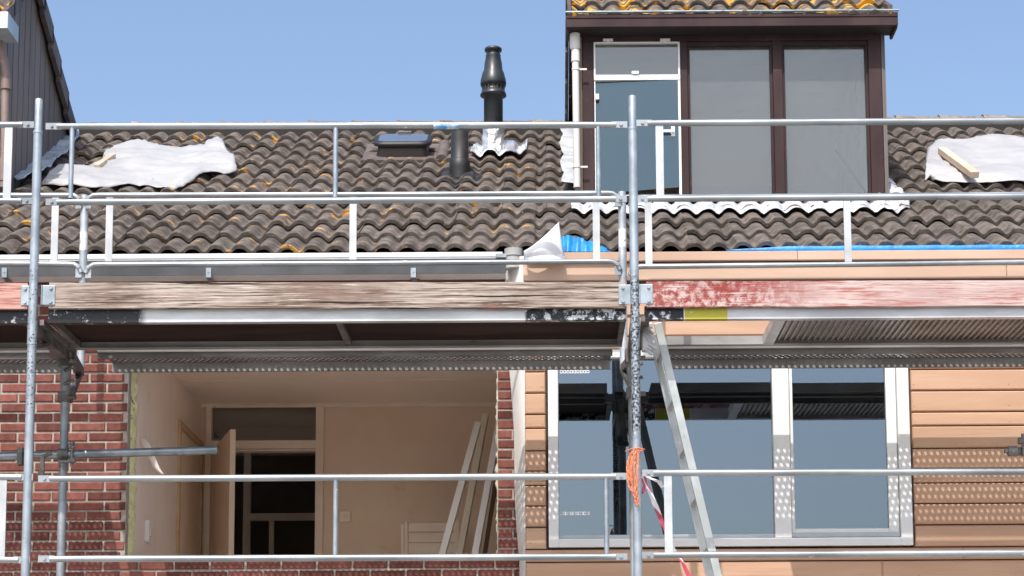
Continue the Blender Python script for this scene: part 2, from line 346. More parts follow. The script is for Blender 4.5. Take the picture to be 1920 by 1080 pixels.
# ================================================================= ROOF TILES
EAV=Vector((0,12.37,Z(700,474,12.37))); 
RID=Vector((0,15.96,Z(700,251,15.96)))
dv=RID-EAV; LR=dv.length; U=dv.normalized(); Nn=Vector((0,-U.z,U.y)); PA=math.degrees(math.atan2(U.z,U.y))
ROWS=12; RP=LR/ROWS; TW=.30
print('roof pitch',PA,'len',LR,'row',RP)
def RP_(x,t,n=0): return Vector((x,0,0))+EAV+U*t+Nn*n
def rp(px,py,n=0):   # pixel -> point on roof plane (offset n)
    d=ray(px,py); o=EAV+Nn*n; k=(o-CAM).dot(Nn)/d.dot(Nn); p=CAM+d*k; return p
def rt(px,py):
    p=rp(px,py,.03); return p.x,(p-EAV).dot(U)
def prof(u):  # u in tile width units (0..1 -> two waves)
    a=2*math.pi*2*u
    return .0215*math.sin(a+.40*math.cos(a))
def tiles(mb,x0,x1,r0,r1,skip=lambda x,t:False,seed=1,org=EAV,U_=U,N_=Nn,rp_=None,flip=1):
    rn=random.Random(seed); rp_=rp_ or RP; nu=24
    i0=math.floor(x0/TW); i1=math.ceil(x1/TW)
    for r in range(r0,r1):
        for i in range(i0,i1):
            a=max(i*TW,x0); b=min((i+1)*TW,x1)
            if b-a<.03: continue
            if skip((a+b)/2,(r+.5)*rp_): continue
            L=rp_+.07; tilt=.043; dz=rn.uniform(-.004,.006); dt=rn.uniform(-.009,.009); rotk=rn.uniform(-.03,.03)
            top=[];bot=[]
            cnt=max(4,int(nu*(b-a)/TW))
            rowsT=[];rowsB=[]
            for k,(tt) in enumerate((0,.02,.5,1)):
                rt_=[];rb=[]
                for j in range(cnt+1):
                    x=a+(b-a+.012)*j/cnt; u=(x-i*TW)/TW
                    t=r*rp_+tt*L+dt+(x-a)*rotk-.068
                    n=prof(u)+tilt*(1-tt)+dz+ (-.006 if tt==0 else 0) + (.004 if j>cnt-2 else 0)+.012
                    q=Vector((x,0,0))+Vector((0,org.y,org.z))+U_*t+N_*n
                    rt_.append(q); rb.append(q-N_*(.024 if k==0 else .016))
                rowsT.append(rt_);rowsB.append(rb)
            w=cnt+1; vs=[v for q in rowsT for v in q]+rowsB[0]+[q for q in (rowsB[3])]
            fs=[(k*w+j,k*w+j+1,(k+1)*w+j+1,(k+1)*w+j) for k in range(3) for j in range(cnt)]
            o=4*w
            fs+=[(o+j,o+j+1,j+1,j) for j in range(cnt)]
            fs+=[(o+w+j,o+w+j+1,o+j+1,o+j) for j in range(cnt)]
            # sides
            fs+=[(0,w,2*w,3*w,o+w,o),(w-1,o+w-1,o+2*w-1,4*w-1,3*w-1,2*w-1)]
            mb.add(vs,fs,0,True)
            for q in range(2): mb.s[-1-q]=False
            for q in range(2+cnt,2+2*cnt): mb.s[-1-q]=False
def tilemat(name,orange,lo,hi,c1=(.068,.056,.048),c2=(.165,.140,.120)):
    return mat(name,c1,c2,14,lo=.3,hi=.7,rough=.80,bump=.0009,bsc=90,island=.16,spec=.25,
      grain=((.065,.054,.048),7,(1,.6,.6),.50,.75),
      spots=[((.25,.21,.175),24,.62,.72),((.62,.60,.55),26,.70,.73,(1,1,1)),(orange,5.5,lo,hi,(1,1.5,1.5))])
tileL=tilemat('roof_tiles_lichen',(.50,.26,.05),.615,.655)
tileR=tilemat('roof_tiles_plain',(.50,.25,.06),.70,.75)
tileD=tilemat('dormer_tiles_lichen',(.62,.32,.03),.53,.60)
dark=mat('roof_underlay',(.02,.018,.016),rough=.9)
# dormer numbers
DD=13.52; dxl,dxr=X(1093,250,DD),X(1656,250,DD)
skx,skt=rt(752,296); skx0,skx1,skt0,skt1=skx-.24,skx+.27,skt-.12,skt+.6
def skipL(x,t): return (skx0+.02<x<skx1-.02 and skt0+.12<t<skt1)
td=((DD-EAV.y)/U.y)
def skipR(x,t): return dxl-.02<x<dxr+.02 and td-.1<t<td+2.3
m=MB(); tiles(m,NX,HX,0,ROWS,skipL,11)
roofL=m.build('roof',tileL,houseL,fix=False)
m=MB(); tiles(m,HX+.001,4.2,0,ROWS,skipR,12)
roofR=m.build('roof',tileR,houseR,fix=False)
m=MB(); tiles(m,NX-4.4,NX-.001,0,ROWS,lambda x,t:x<NX-.02 and td<t<td+2.3,13); roofN=m.build('roof',tileR,houseN,fix=False)
def backing(h,x0,x1,hole=None):
    m=MB()
    def sl(a,b,t0,t1): 
        v=[RP_(x,t,n) for n in(-.05,-.02) for x,t in((a,t0),(b,t0),(b,t1),(a,t1))]
        m.add(v,[(3,2,1,0),(4,5,6,7),(0,1,5,4),(1,2,6,5),(2,3,7,6),(3,0,4,7)])
    if hole:
        sl(x0,hole[0],.02,LR);sl(hole[1],x1,.02,LR);sl(hole[0],hole[1],.02,hole[2]);sl(hole[0],hole[1],hole[3],LR)
    else: sl(x0,x1,.02,LR)
    rz=RID.z-.03; m.prism([(RID.y,rz),(RID.y+3.6,rz-2.0),(RID.y+3.6,rz-2.08),(RID.y,rz-.06)],'x',x0,x1)
    m.build('roof_deck',dark,h)
    m=MB(); m.box(x0,x1,RID.y+3.3,RID.y+3.4,0,rz-1.9); m.build('rear_wall',mortar,h)
backing(houseL,NX,HX); backing(houseR,HX+.001,4.2,(dxl+.05,dxr-.05,td,td+2.2)); backing(houseN,NX-4.4,NX-.001)
# ridge tiles
def ridge(x0,x1,y,z,h,mt,seed,parent):
    m=MB(); rn=random.Random(seed); x=x0
    while x<x1-.05:
        L=min(.36,x1-x); r=.105; rows=[]
        for k,(xx,rr) in enumerate(((x,r+.012),(x+L*.15,r+.006),(x+L+.03,r-.004))):
            rows.append([(xx,y+rr*1.1*math.cos(q),z-.04+dz_+rr*math.sin(q)) for dz_ in (0,) for q in [math.pi*(.02+.96*j/12) for j in range(13)]])
        m.grid(rows); m.grid([[ (rows[0][j][0],rows[0][j][1],rows[0][j][2]) for j in range(13)],[(rows[0][j][0],y+(rows[0][j][1]-y)*.85,z-.04+(rows[0][j][2]-z+.04)*.85) for j in range(13)]],sm=False)
        x+=.36
    return m.build('ridge_tiles',mt,parent)
ridgem=tilemat('ridge_lichen',(.5,.3,.08),.6,.68,(.15,.12,.10),(.26,.22,.18))
ridge(NX+.05,HX,RID.y+.03,RID.z+.045,.1,ridgem,1,roofL); ridge(HX,dxl+.25,RID.y+.03,RID.z+.045,.1,ridgem,2,roofR); ridge(dxr-.2,4.2,RID.y+.03,RID.z+.06,.1,ridgem,3,roofR)
m=MB(); m.box(NX,dxl,RID.y-.12,RID.y+.05,RID.z-.06,RID.z+.035); m.build('ridge_board',dark,roofL)
m=MB(); m.box(dxr,4.2,RID.y-.10,RID.y+.05,RID.z-.06,RID.z+.045); m.build('ridge_board',dark,roofR)
# ================================================================= DORMERS
brown=mat('brown_paint',(.038,.022,.023),(.056,.034,.034),4,st=(1,1,.3),rough=.5,spec=.15,bump=.0006,bsc=30,spots=[((.13,.09,.08),30,.66,.74),((.03,.018,.018),12,.6,.8)])
zinc=mat('zinc',(.17,.22,.23),(.28,.33,.34),6,rough=.4,metal=.6,spots=[((.5,.55,.55),14,.66,.75)])
tan=mat('tan_wood',(.28,.21,.15),(.36,.28,.20),5,st=(1,1,.2),rough=.7)
def dz(py,px=1370,D=DD): return Z(px,py,D)
zfas0,zfas1=Z(1370,49,DD-.18),Z(1370,22,DD-.2)
zsill=Z(1370,380,DD); zhead=Z(1370,76,DD)
yr=14.45; y_f=DD-.12; slf=math.tan(R(36)); zr=zfas1-.02+(yr-y_f)*slf
yb=15.96; zb_=RID.z+.02; GM=(yr,zr,yb,zb_)
pA=(14.43,Z(70,0,14.43)); pB=(15.46,Z(126,240,15.46)); s_n=(pB[1]-pA[1])/(pB[0]-pA[0]); GN=(14.18,pA[1]+s_n*(14.18-pA[0]),pB[0]+.05,pB[1]+s_n*.05)
def gable(x0,x1,parent,matl,plank=False,G=None):
    yr,zr,yb,zb_=G or GM
    """one side wall of a dormer, thin slab in the YZ plane"""
    m=MB()
    poly=[]
    n=26; ys=[DD+ (yb-DD)*i/n for i in range(n+1)]
    slf=(zr-zfas1)/(yr-y_f)
    def top(y): return (zfas1-.05+(y-y_f)*slf) if y<yr else zr-.04+(y-yr)*(zb_-zr)/(yb-yr)
    def bot(y): return EAV.z+(y-EAV.y)*math.tan(R(PA))-.05
    if plank:
        y=DD
        while y<yb-.02:
            y2=min(y+.146,yb); m.prism([(y+.007,bot(y)),(y2-.007,bot(y2)),(y2-.007,max(top(y2),bot(y2)+.01)),(y+.007,max(top(y),bot(y)+.01))],'x',x0,x1)
            y+=.15
        m.prism([(DD,bot(DD)),(yb,bot(yb)),(yb,top(yb)),(yr,top(yr)),(DD,top(DD))],'x',x0,(x0+x1)/2-.0)
    else:
        m.prism([(DD,bot(DD)),(yb,bot(yb)),(yb,top(yb)),(yr,top(yr)),(DD,top(DD))],'x',x0,x1)
    return m
def dormer_roof(parent,x0,x1,seed,mt,G=None):
    yr,zr,yb,zb_=G or GM; th_=math.atan2(zr-zfas1,yr-y_f)
    m=MB(); Uf=Vector((0,math.cos(th_),math.sin(th_))); Nf=Vector((0,-Uf.z,Uf.y)); L=(yr-y_f)/math.cos(th_); rr=L/4
    org=Vector((0,y_f+.02,zfas1-.015)); tiles(m,x0,x1,0,4,seed=seed,org=org,U_=Uf,N_=Nf,rp_=rr)
    Ub=Vector((0,-(yb-yr),zr-zb_)).normalized(); Nb=Vector((0,-Ub.z,Ub.y))*-1
    if Nb.z<0: Nb=-Nb
    Lb=math.hypot(yb-yr,zr-zb_); tiles(m,x0,x1,0,5,seed=seed+1,org=Vector((0,yb,zb_)),U_=Ub,N_=Nb,rp_=Lb/5)
    o=m.build('dormer_roof',mt,parent,fix=False)
    m=MB(); rows=[(y_f,zfas1-.05),(yr,zr-.05),(yb,zb_-.05),(yb,zb_-.02),(yr,zr-.02),(y_f,zfas1-.02)]
    m.prism(rows,'x',x0+.02,x1-.02); m.build('dormer_roof_deck',dark,parent)
    # verge tiles : stepped dark pieces down the sides
    for xs,sg in ((x0,-1),(x1,1)):
        m=MB()
        for (a,b,n) in (((y_f,zfas1),(yr,zr),4),((yb,zb_),(yr,zr),5)):
            for i in range(n):
                t0,t1=i/n,(i+1.12)/n
                p=Vector((0,a[0]+(b[0]-a[0])*t0,a[1]+(b[1]-a[1])*t0)); q=Vector((0,a[0]+(b[0]-a[0])*t1,a[1]+(b[1]-a[1])*t1))
                m.prism([(p.y,p.z+.075),(q.y,q.z+.02),(q.y,q.z-.125),(p.y,p.z-.075)],'x',xs-.005,xs+sg*.03)
        m.build('verge_tiles',mat('verge_dark',(.06,.04,.038),(.1,.075,.068),8,rough=.6,island=.2),parent)
    ridge(x0,x1,yr,zr+.04,.1,ridgem,seed,parent)
def part(name,h,loc):
    o=bpy.data.objects.new(name,None); col.objects.link(o); ORG[o.name]=Vector(loc); o.parent=h; o.location=Vector(loc)-ORG[h.name]; return o
# --- right dormer: front frame is the part itself, everything else sub-parts
m=MB()
fx=[X(1093,250,DD),X(1114,250,DD),X(1277,250,DD),X(1291,250,DD),X(1452,250,DD),X(1470,250,DD),X(1632,250,DD),X(1656,250,DD)]
ft0,ft1=DD,DD+.10
for a,b in ((0,1),(2,3),(4,5),(6,7)): m.box(fx[a],fx[b],ft0,ft1,zsill+.05,zhead)
m.box(fx[0],fx[7],ft0-.001,ft1,zhead,zfas0+.02); m.box(fx[0],fx[7],ft0-.02,ft1,zsill,zsill+.05)
for a,b in ((3,4),(5,6)): 
    for q in (0,1): xx=fx[a] if q==0 else fx[b]-.018; m.box(xx,xx+.018,ft0+.02,ft1-.02,zsill+.05,zhead)
m.box(fx[3],fx[6],ft0+.015,ft1,zhead-.03,zhead-.001)
dor=m.build('dormer',brown,houseR,label='brown timber dormer front with three tall panes',bevel=.003)
m=MB(); gx0,gx1=X(1062,45,DD-.18),X(1684,45,DD-.18)
zq0,zq1=Z(1370,49,DD-.18),Z(1370,25,DD-.18); m.box(gx0,gx1,DD-.18,DD-.155,zq0,zq1-.03); m.box(gx0,gx1,DD-.186,DD-.156,zq1-.03,zq1)
for s,xa in ((1,gx0),(-1,gx1)): m.box(xa,xa+s*.02,DD-.154,DD+.06,zq0-.012,zq1)
m.build('fascia',brown,dor,bevel=.003)
m=MB(); zt=Z(1370,22,DD-.18); m.tube([(gx0-.005,DD-.19,zt),(gx1+.005,DD-.19,zt)],.009,10); m.box(gx0+.021,gx1-.021,DD-.154,DD-.08,zt-.04,zt-.034)
m.build('gutter',zinc,dor)
m=MB(); m.box(gx0+.021,gx1-.021,DD-.154,DD+.02,zq0+.002,zq0+.006); m.build('soffit',mat('soffit_dark',(.018,.012,.012),rough=.7),dor)
dormer_roof(dor,dxl-.07,dxr+.04,41,tileD)
boardd=mat('board_grey_brown',(.125,.105,.098),(.165,.14,.13),5,st=(1,1,.2),rough=.65,bump=.0006,bsc=20,island=.06)
gable(dxl-.03,dxl-.003,dor,tan,True).build('side_wall',tan,dor); gable(dxr+.003,dxr+.03,dor,brown,True).build('side_wall',boardd,dor)
m=MB(); m.box(dxl-.055,dxl-.031,DD-.01,DD+.06,zsill-.02,zfas0); m.build('corner_trim',tan,dor)
gl1=glass('dormer_glass',.11,(.86,.87,.86),(.75,.8,.8),.11); gl2=glass('casement_glass',.15,(.30,.37,.41),(.5,.72,.8),.03)
for a,b in ((3,4),(5,6)):
    m=MB(); m.box(fx[a]+.012,fx[b]-.012,DD+.05,DD+.056,zsill+.045,zhead-.02); m.build('window_pane',gl1,dor)
# white casements on the left bay
m=MB(); a,b=fx[1],fx[2]; zc0,zc1=Z(1195,151,DD),Z(1195,141,DD); w=.012
m.box(a+.002,b,DD-.012,DD+.03,zc0,zc1)
m.box(a+.002,a+.002+w,DD-.006,DD+.03,zc1,zhead-.008); m.box(b-.014,b,DD-.006,DD+.03,zc1,zhead-.008); m.box(a+.014,b-.014,DD-.006,DD+.03,zhead-.018,zhead-.006)
m.box(a+.004,a+.012,DD-.004,DD+.03,zsill+.052,zc0); m.box(b-.018,b,DD-.008,DD+.03,zsill+.052,zc0)
m.box(a+.014,b-.018,DD-.002,DD+.03,zsill+.052,zsill+.06)
m.build('casement_frame',white,dor,bevel=.002)
m=MB(); m.box(a+.014,b-.014,DD+.015,DD+.02,zc1,zhead-.018); m.build('window_pane',gl1,dor,label='small top-hung pane')
m=MB()
q=[Vector((a+.012,DD+.022,zsill+.075)),Vector((b-.018,DD-.01,zsill+.11)),Vector((b-.018,DD-.01,zc0)),Vector((a+.012,DD+.022,zc0))]
m.add(q+[v+Vector((0,.005,0)) for v in q],[(0,1,2,3),(7,6,5,4),(0,4,5,1),(1,5,6,2),(2,6,7,3),(3,7,4,0)]); m.build('window_pane',gl2,dor,label='bluish tilted lower casement pane')
m=MB()
for px,py in ((1140,76),(1247,76)):
    m=MB(); p=P(px,py,DD-.01); m.box(p.x-.035,p.x+.035,DD-.02,DD-.006,p.z-.006,p.z+.012); m.box(p.x-.012,p.x+.012,DD-.018,DD-.006,p.z-.022,p.z-.006); m.build('hinge',white,dor,bevel=.002); m=MB()
p=P(1191,137,DD-.01); m.box(p.x-.025,p.x+.025,DD-.022,DD-.004,p.z-.01,p.z+.012)
m.build('stay_catch',white,dor,bevel=.002); m=MB(); p=P(1120,182,DD-.01); m.box(p.x-.012,p.x+.012,DD-.022,DD-.004,p.z-.02,p.z+.02)
m.build('hinge',white,dor,bevel=.002)
m=MB(); p=P(1262,246,DD-.02); m.box(p.x-.013,p.x+.013,DD-.02,DD-.005,p.z-.036,p.z+.036); m.box(p.x-.07,p.x+.004,DD-.045,DD-.032,p.z-.014,p.z+.004); m.box(p.x-.008,p.x+.008,DD-.04,DD-.02,p.z-.01,p.z+.004)
m.build('window_handle',mat('handle_white',(.85,.85,.85),rough=.3),dor,bevel=.003)
# dormer inside
grey=mat('dormer_room_paint',(.48,.48,.46),(.56,.56,.53),2,rough=.85,spots=[((.36,.36,.33),3,.55,.75)])
m=MB(); zi=RP_(0,td-.1).z-.9
m.box(dxl+.03,dxr-.03,DD+1.9,DD+1.95,zi,zhead+.2); m.box(dxl+.02,dxl+.04,DD+.11,DD+1.9,zi,zhead+.2)
m.box(dxl+.03,dxr-.03,DD+.11,DD+1.95,zhead+.06,zhead+.1); m.box(dxl+.03,dxr-.03,DD+.11,DD+1.95,zi-.05,zi)
m.box(dxl+.03,dxr-.03,DD+.101,DD+.14,zi,zsill+.02)
m.build('dormer_room',grey,dor)
m=MB(); m.box(dxr-.05,dxr-.03,DD+.11,DD+1.9,zi,zhead+.06); m.build('dormer_room',mat('mottled_plaster',(.55,.55,.45),(.72,.71,.62),3,rough=.9,spots=[((.35,.36,.38),5,.55,.7)]),dor,label='mottled plaster wall seen through the right pane')
m=MB(); bz=Z(1400,325,DD+1.8); m.box(dxl+.5,dxr-.3,DD+1.75,DD+1.9,bz-.12,bz+.1); m.build('panelling',mat('panel_wood',(.45,.30,.2),(.5,.35,.25),3,rough=.7),dor)
# downpipe at dormer
m=MB(); dpD=DD-.06; p0=P(1078,64,dpD); p1=P(1080,352,dpD); x_=p0.x
pipe=mat('downpipe_grey',(.56,.55,.52),(.63,.62,.59),4,st=(1,1,.3),rough=.5,spots=[((.3,.22,.15),14,.68,.73)])
m.tube([(x_,dpD,p0.z-.0),(x_,dpD,p0.z-.10),(x_,dpD,p0.z-.115)],[.036,.036,.028],18); m.tube([(x_+.002,dpD,p0.z-.115),(x_+.006,dpD,p1.z)],.024,18,cap=False)
for py in (130,313): z_=Z(1080,py,dpD); m.tube([(x_+.004,dpD,z_-.008),(x_+.004,dpD,z_+.008)],.028,18); m.box(x_+.02,x_+.08,dpD-.004,dpD+.004,z_-.006,z_+.006)
m.tube([(x_+.003,dpD,p0.z-.20),(x_+.003,dpD,p0.z-.12)],.030,18)
m.build('downpipe',pipe,dor)
# --- lead flashing round dormer
lead=mat('lead_white',(.40,.42,.45),(.64,.65,.66),9,rough=.5,metal=.15,bump=.006,bsc=25,spots=[((.25,.3,.38),6,.6,.72)])
leadb=mat('lead_blue',(.30,.38,.47),(.55,.60,.66),9,rough=.45,metal=.3,bump=.006,bsc=25,spots=[((.75,.78,.8),8,.55,.65),((.08,.09,.1),10,.66,.72)])
def draped(name,topl,botl,nrm,mt,parent,nx=60,ny=10,amp=.012,wav=True,label=None,cat=None,group=None,edge=.0,seed=0,thick=.004,tr=None):
    """loft between two polylines of roof (px,py) points, laid on the tile crests"""
    def res(pl,k):
        L=[0]
        for a,b in zip(pl,pl[1:]): L.append(L[-1]+math.hypot(b[0]-a[0],b[1]-a[1]))
        out=[]
        for i in range(k):
            s=L[-1]*i/(k-1); j=max(0,min(len(pl)-2,next((q for q in range(len(L)-1) if L[q+1]>=s),len(pl)-2)))
            u=(s-L[j])/max(1e-9,L[j+1]-L[j]); out.append((pl[j][0]+(pl[j+1][0]-pl[j][0])*u,pl[j][1]+(pl[j+1][1]-pl[j][1])*u))
        return out
    A=res(topl,nx);B=res(botl,nx); rows=[]
    for r in range(ny):
        v=r/(ny-1); row=[]
        for i in range(nx):
            px=A[i][0]+(B[i][0]-A[i][0])*v; py=A[i][1]+(B[i][1]-A[i][1])*v
            q=rp(px,py,.05); t=(q-EAV).dot(U)
            n=nrm
            if wav: n+=prof((q.x/TW)%1)*.9+.026*(1-((t/RP)%1))-.026
            nn=(noise.noise((q.x*7+seed,t*9,seed))+.6*noise.noise((q.x*19,t*22,seed))) if wav else (1.3*noise.noise((q.x*2.6+seed,t*3,seed))-.9*abs(noise.noise((q.x*3.2+t*3.5,t*6-q.x*2,seed+5)))-.3*abs(noise.noise((q.x*7-t*6,t*9+q.x*3,seed+8)))+.35*noise.noise((q.x*4+t*9,t*5,seed+2)))
            n+=amp*nn
            e=min(i,nx-1-i,r,ny-1-r)
            n-=edge*max(0,1-e/3)
            row.append(q+Nn*(n-.02)+Vector((edge*.3*noise.noise((t*20,seed,1)),0,0)))
        rows.append(row)
    m=MB(); m.grid(rows); o=m.build(name,mt,parent,label=label,cat=cat,group=group)
    so=o.modifiers.new('solid','SOLIDIFY'); so.thickness=thick; so.offset=1
    return o
draped('flashing',[(1046,247),(1056,262),(1048,280),(1057,300),(1050,318),(1058,335),(1052,356)],[(1074,246),(1082,300),(1096,362)],.075,lead,roofR,50,12,wav=False,amp=.02)
draped('flashing',[(1070,384),(1200,385),(1400,384),(1560,383),(1660,382)],[(1072,399),(1200,399),(1400,400),(1560,398),(1660,397)],.045,lead,roofR,120,8,amp=.008)
draped('flashing',[(1640,380),(1662,340),(1690,352)],[(1640,396),(1680,398),(1706,392)],.04,lead,roofR,30,14,amp=.03)
draped('flashing',[(22,345),(60,318),(100,282),(132,252)],[(36,356),(88,332),(122,300),(150,262)],.085,leadb,roofL,60,12,wav=False,amp=.035)
# --- neighbour dormer
nx1=NX+.0
m=gable(nx1-.03,nx1,None,None,True,GN); dn=m.build('dormer',boardd,houseN,label='dark vertical board side of the neighbour dormer',fix=True)
dormer_roof(dn,nx1-2.4,nx1+.03,51,tileD,GN)
m=MB(); m.box(nx1-2.35,nx1-.04,DD,DD+.1,zsill,zfas0+.02); m.build('dormer_front',brown,dn)
m=MB(); pg=P(10,45,DD-.15); m.box(nx1-2.45,X(19,50,DD-.2),DD-.26,DD+.02,Z(10,59,DD-.2),Z(10,28,DD-.2)); 
m.build('gutter',mat('zinc_grey',(.35,.42,.46),(.5,.56,.6),5,rough=.4,metal=.4),dn,bevel=.004)
m=MB(); yy=DD-.02; g_=lambda px,py:P(px,py,yy)
m.tube([g_(-6,62),g_(0,85),g_(8,118),g_(11,140),g_(11,165)],.030,16); m.tube([g_(11,145),g_(11,168)],.036,16)
m.tube([g_(10,160),g_(8,300),g_(6,352)],.027,16); m.tube([g_(7,298),g_(7,340)],.033,16)
m.build('downpipe',mat('downpipe_brown',(.20,.14,.12),(.26,.19,.165),5,rough=.5,spots=[((.4,.35,.32),12,.66,.75)]),dn)
# ================================================================= FLUE / VENT / SKYLIGHT
blk=mat('black_plastic',(.018,.022,.025),(.03,.036,.04),8,rough=.38,spots=[((.08,.09,.09),25,.66,.75)])
blk2=mat('black_matt',(.014,.014,.015),(.022,.022,.023),8,rough=.5,spots=[((.15,.15,.14),40,.7,.75)])
fb=rp(925,288,.03); FD=fb.y; sp=F/FD
flue=empty('flue_pipe',fb,'tall black boiler flue terminal wrapped in silver foil at its foot','flue')
zz=lambda py: Z(925,py,FD)
fxm=X(925,180,FD)
prof_=[(18.5,258),(18.5,182),(20,181.5),(25.5,180),(25.5,178),(23,172),(20,170),(20,163),(24.5,161.5),(25.5,157),(24.5,150),(21,137),(18.2,132),(17.2,120),(14.5,107),(14.8,105.5),(14.8,104),(13.5,103),(13.5,101),(12,100.5),(12,97.5),(16.3,96.5),(17,94.5),(17,92),(15.5,90.5),(9,89.5)]
m=MB(); m.lathe((fxm,FD,0),[(r/sp,zz(y)) for r,y in prof_],40)
m.build('pipe',blk,flue)
m=MB()
for k in range(16):
    q=2*math.pi*k/16; c,s_=math.cos(q),math.sin(q); m.lathe((fxm,FD,0),[(20.5/sp,zz(173.5)),(22.5/sp,zz(173)),(20.5/sp,zz(172.5))],16) if k==0 else None; m.bar((fxm+c*21.5/sp,FD+s_*21.5/sp,zz(174)),(fxm+c*21.5/sp,FD+s_*21.5/sp,zz(163)),.006,.006)
m.build('vent_grille',blk2,flue)
foil=mat('foil',(.62,.63,.65),(.80,.81,.83),7,rough=.32,metal=.75,bump=.012,bsc=22,spots=[((.3,.31,.34),9,.6,.7)])
m=MB(); rows=[]
zb0=fb.z
for i in range(26):
    v=i/25; z=zz(240)+(zb0-.02-zz(240))*v; row=[]
    for j in range(49):
        q=2*math.pi*j/48; r=(20+3.5*v)/sp+.012*noise.noise((math.cos(q)*2.2,math.sin(q)*2.2,z*16))+.006*noise.noise((math.cos(q)*5,math.sin(q)*5,z*45))
        r+= .05*max(0,v-.75)**1.2*4*.4
        row.append((fxm+r*math.cos(q),FD+r*math.sin(q),z))
    rows.append(row)
m.grid(rows); m.build('foil_wrap',foil,flue)
o=draped('foil_apron',[(884,285),(915,268),(950,270),(975,278),(990,272)],[(882,298),(915,295),(945,299),(965,294),(988,286)],.06,foil,None,50,16,amp=.018)
o.parent=flue; o.location=ORG[o.name]-ORG[flue.name]; ORG[o.name]=ORG[o.name]
vb=rp(862,334,.02); VD=vb.y; sv=F/VD
vent=empty('vent_pipe',vb,'short black vent pipe on its own black tile, beside the skylight','vent pipe')
m=MB(); z2=lambda py:Z(861,py,VD); m.lathe((vb.x,VD,0),[(r/sv,z2(y)) for r,y in ((19,338),(19.5,318),(20,316),(20,303),(18.5,301),(17.5,300),(17,249),(15,249),(15,260))],32); m.build('pipe',blk2,vent)
o=draped('vent_tile',[(826,322),(860,320),(902,314)],[(828,340),(862,347),(904,336)],.028,blk2,None,40,8,amp=.002); o.parent=vent; o.location=ORG[o.name]-ORG[vent.name]
# skylight in roof coordinates
def RM(x,t,n): 
    M=Matrix((Vector((1,0,0)),U,Nn)).transposed().to_4x4(); M.translation=RP_(x,t,n); return M
s0x,s0t=rt(757,306); sky=empty('skylight',RP_(s0x,s0t,.02),'small domed roof skylight with a dark upstand in the tiles','skylight')
Msk=RM(s0x,s0t,.03)
m=MB(); m.box(-.30,.27,-.02,.62,0,.03,M=Msk); m.tube([Msk@Vector((.285,.0,.02)),Msk@Vector((.285,.6,.02))],.045,16)
m.tube([Msk@Vector((-.30,.0,.0)),Msk@Vector((-.30,.6,.0))],.03,12)
m.build('flashing_plate',mat('brown_plastic',(.10,.078,.068),(.14,.11,.1),6,rough=.6),sky)
def rrect(a,b,r,n=6):
    out=[]
    for cx,cy,q0 in ((a-r,b-r,0),(-a+r,b-r,90),(-a+r,-b+r,180),(a-r,-b+r,270)):
        for k in range(n+1): q=R(q0+90*k/n); out.append((cx+r*math.cos(q),cy+r*math.sin(q)))
    return out
def loft(m,lst,M,cap=True,mi=0):
    n=len(lst[0][0]); vs=[M@Vector((x,y,z)) for poly,z in lst for x,y in poly]
    fs=[(i*n+j,i*n+(j+1)%n,(i+1)*n+(j+1)%n,(i+1)*n+j) for i in range(len(lst)-1) for j in range(n)]
    m.add(vs,fs,mi,True)
    if cap: m.add(vs[-n:],[tuple(range(n))],mi)
Mc=Msk@Matrix.Translation((-.015,.26,0))
m=MB(); loft(m,[(rrect(.195,.175,.05),.02),(rrect(.188,.165,.05),.10),(rrect(.185,.16,.05),.105)],Mc); m.build('upstand',mat('upstand_brown',(.05,.04,.036),rough=.5),sky)
m=MB(); loft(m,[(rrect(.20,.17,.08),.105),(rrect(.218,.185,.08),.11),(rrect(.222,.188,.08),.13),(rrect(.205,.175,.08),.143),(rrect(.18,.155,.07),.145)],Mc); lid=m.build('lid',blk2,sky)
m=MB(); loft(m,[(rrect(.185,.155,.07),.1455),(rrect(.15,.12,.07),.150),(rrect(.07,.06,.05),.153)],Mc); m.build('dome_pane',mat('dome_acrylic',(.10,.13,.18),rough=.08,spec=.8),sky)
m=MB(); m.box(-.05,.05,.15,.19,.14,.162,M=Mc); m.build('latch',boardd,sky)
# ================================================================= PLASTIC SHEETS
film=mat('white_film',(.49,.495,.505),(.57,.57,.58),3,rough=.4,bump=.006,bsc=5,spec=.5,tr=.25,bst=(1,.6,1.6))
film2=mat('white_film_right',(.50,.50,.51),(.58,.58,.59),3,rough=.4,bump=.005,bsc=4,spec=.5,tr=.25,bst=(.6,1,1.8))
gs='white plastic sheets covering holes in the roof'
draped('plastic_sheet',[(78,345),(90,335),(110,322),(150,318),(192,308),(200,285),(215,275),(252,267),(300,275),(345,281),(385,280),(400,262),(412,259),(425,285),(438,300),(444,318)],
   [(78,350),(120,356),(180,357),(240,352),(262,348),(290,356),(330,357),(360,345),(385,335),(415,330),(444,322)],.075,film,None,110,34,amp=.036,wav=False,edge=.03,
   label='white plastic sheet over the left part of the roof with one corner standing up',cat='plastic sheet',group=gs,seed=4,thick=.002)
draped('plastic_sheet',[(1734,345),(1735,310),(1738,285),(1760,268),(1800,263),(1860,262),(1900,264),(1990,275)],[(1742,336),(1752,345),(1775,348),(1810,349),(1850,350),(1900,351),(1990,350)],.085,film2,None,90,34,amp=.030,wav=False,edge=.03,
   label='white plastic sheet bulging over the roof right of the dormer',cat='plastic sheet',group=gs,seed=9,thick=.002)
timber=mat('pale_timber',(.50,.38,.28),(.62,.50,.39),10,st=(1,.3,.3),rough=.8,bump=.0006,spots=[((.3,.22,.16),12,.62,.74)])
def batten(pa,pb,w,h,label,n=.13):
    a=rp(*pa,n);b=rp(*pb,n); m=MB(); m.bar(a,b,w,h,up=Nn); return m.build('timber_batten',timber,label=label,cat='timber batten',group='battens weighing down the plastic sheets',bevel=.003)
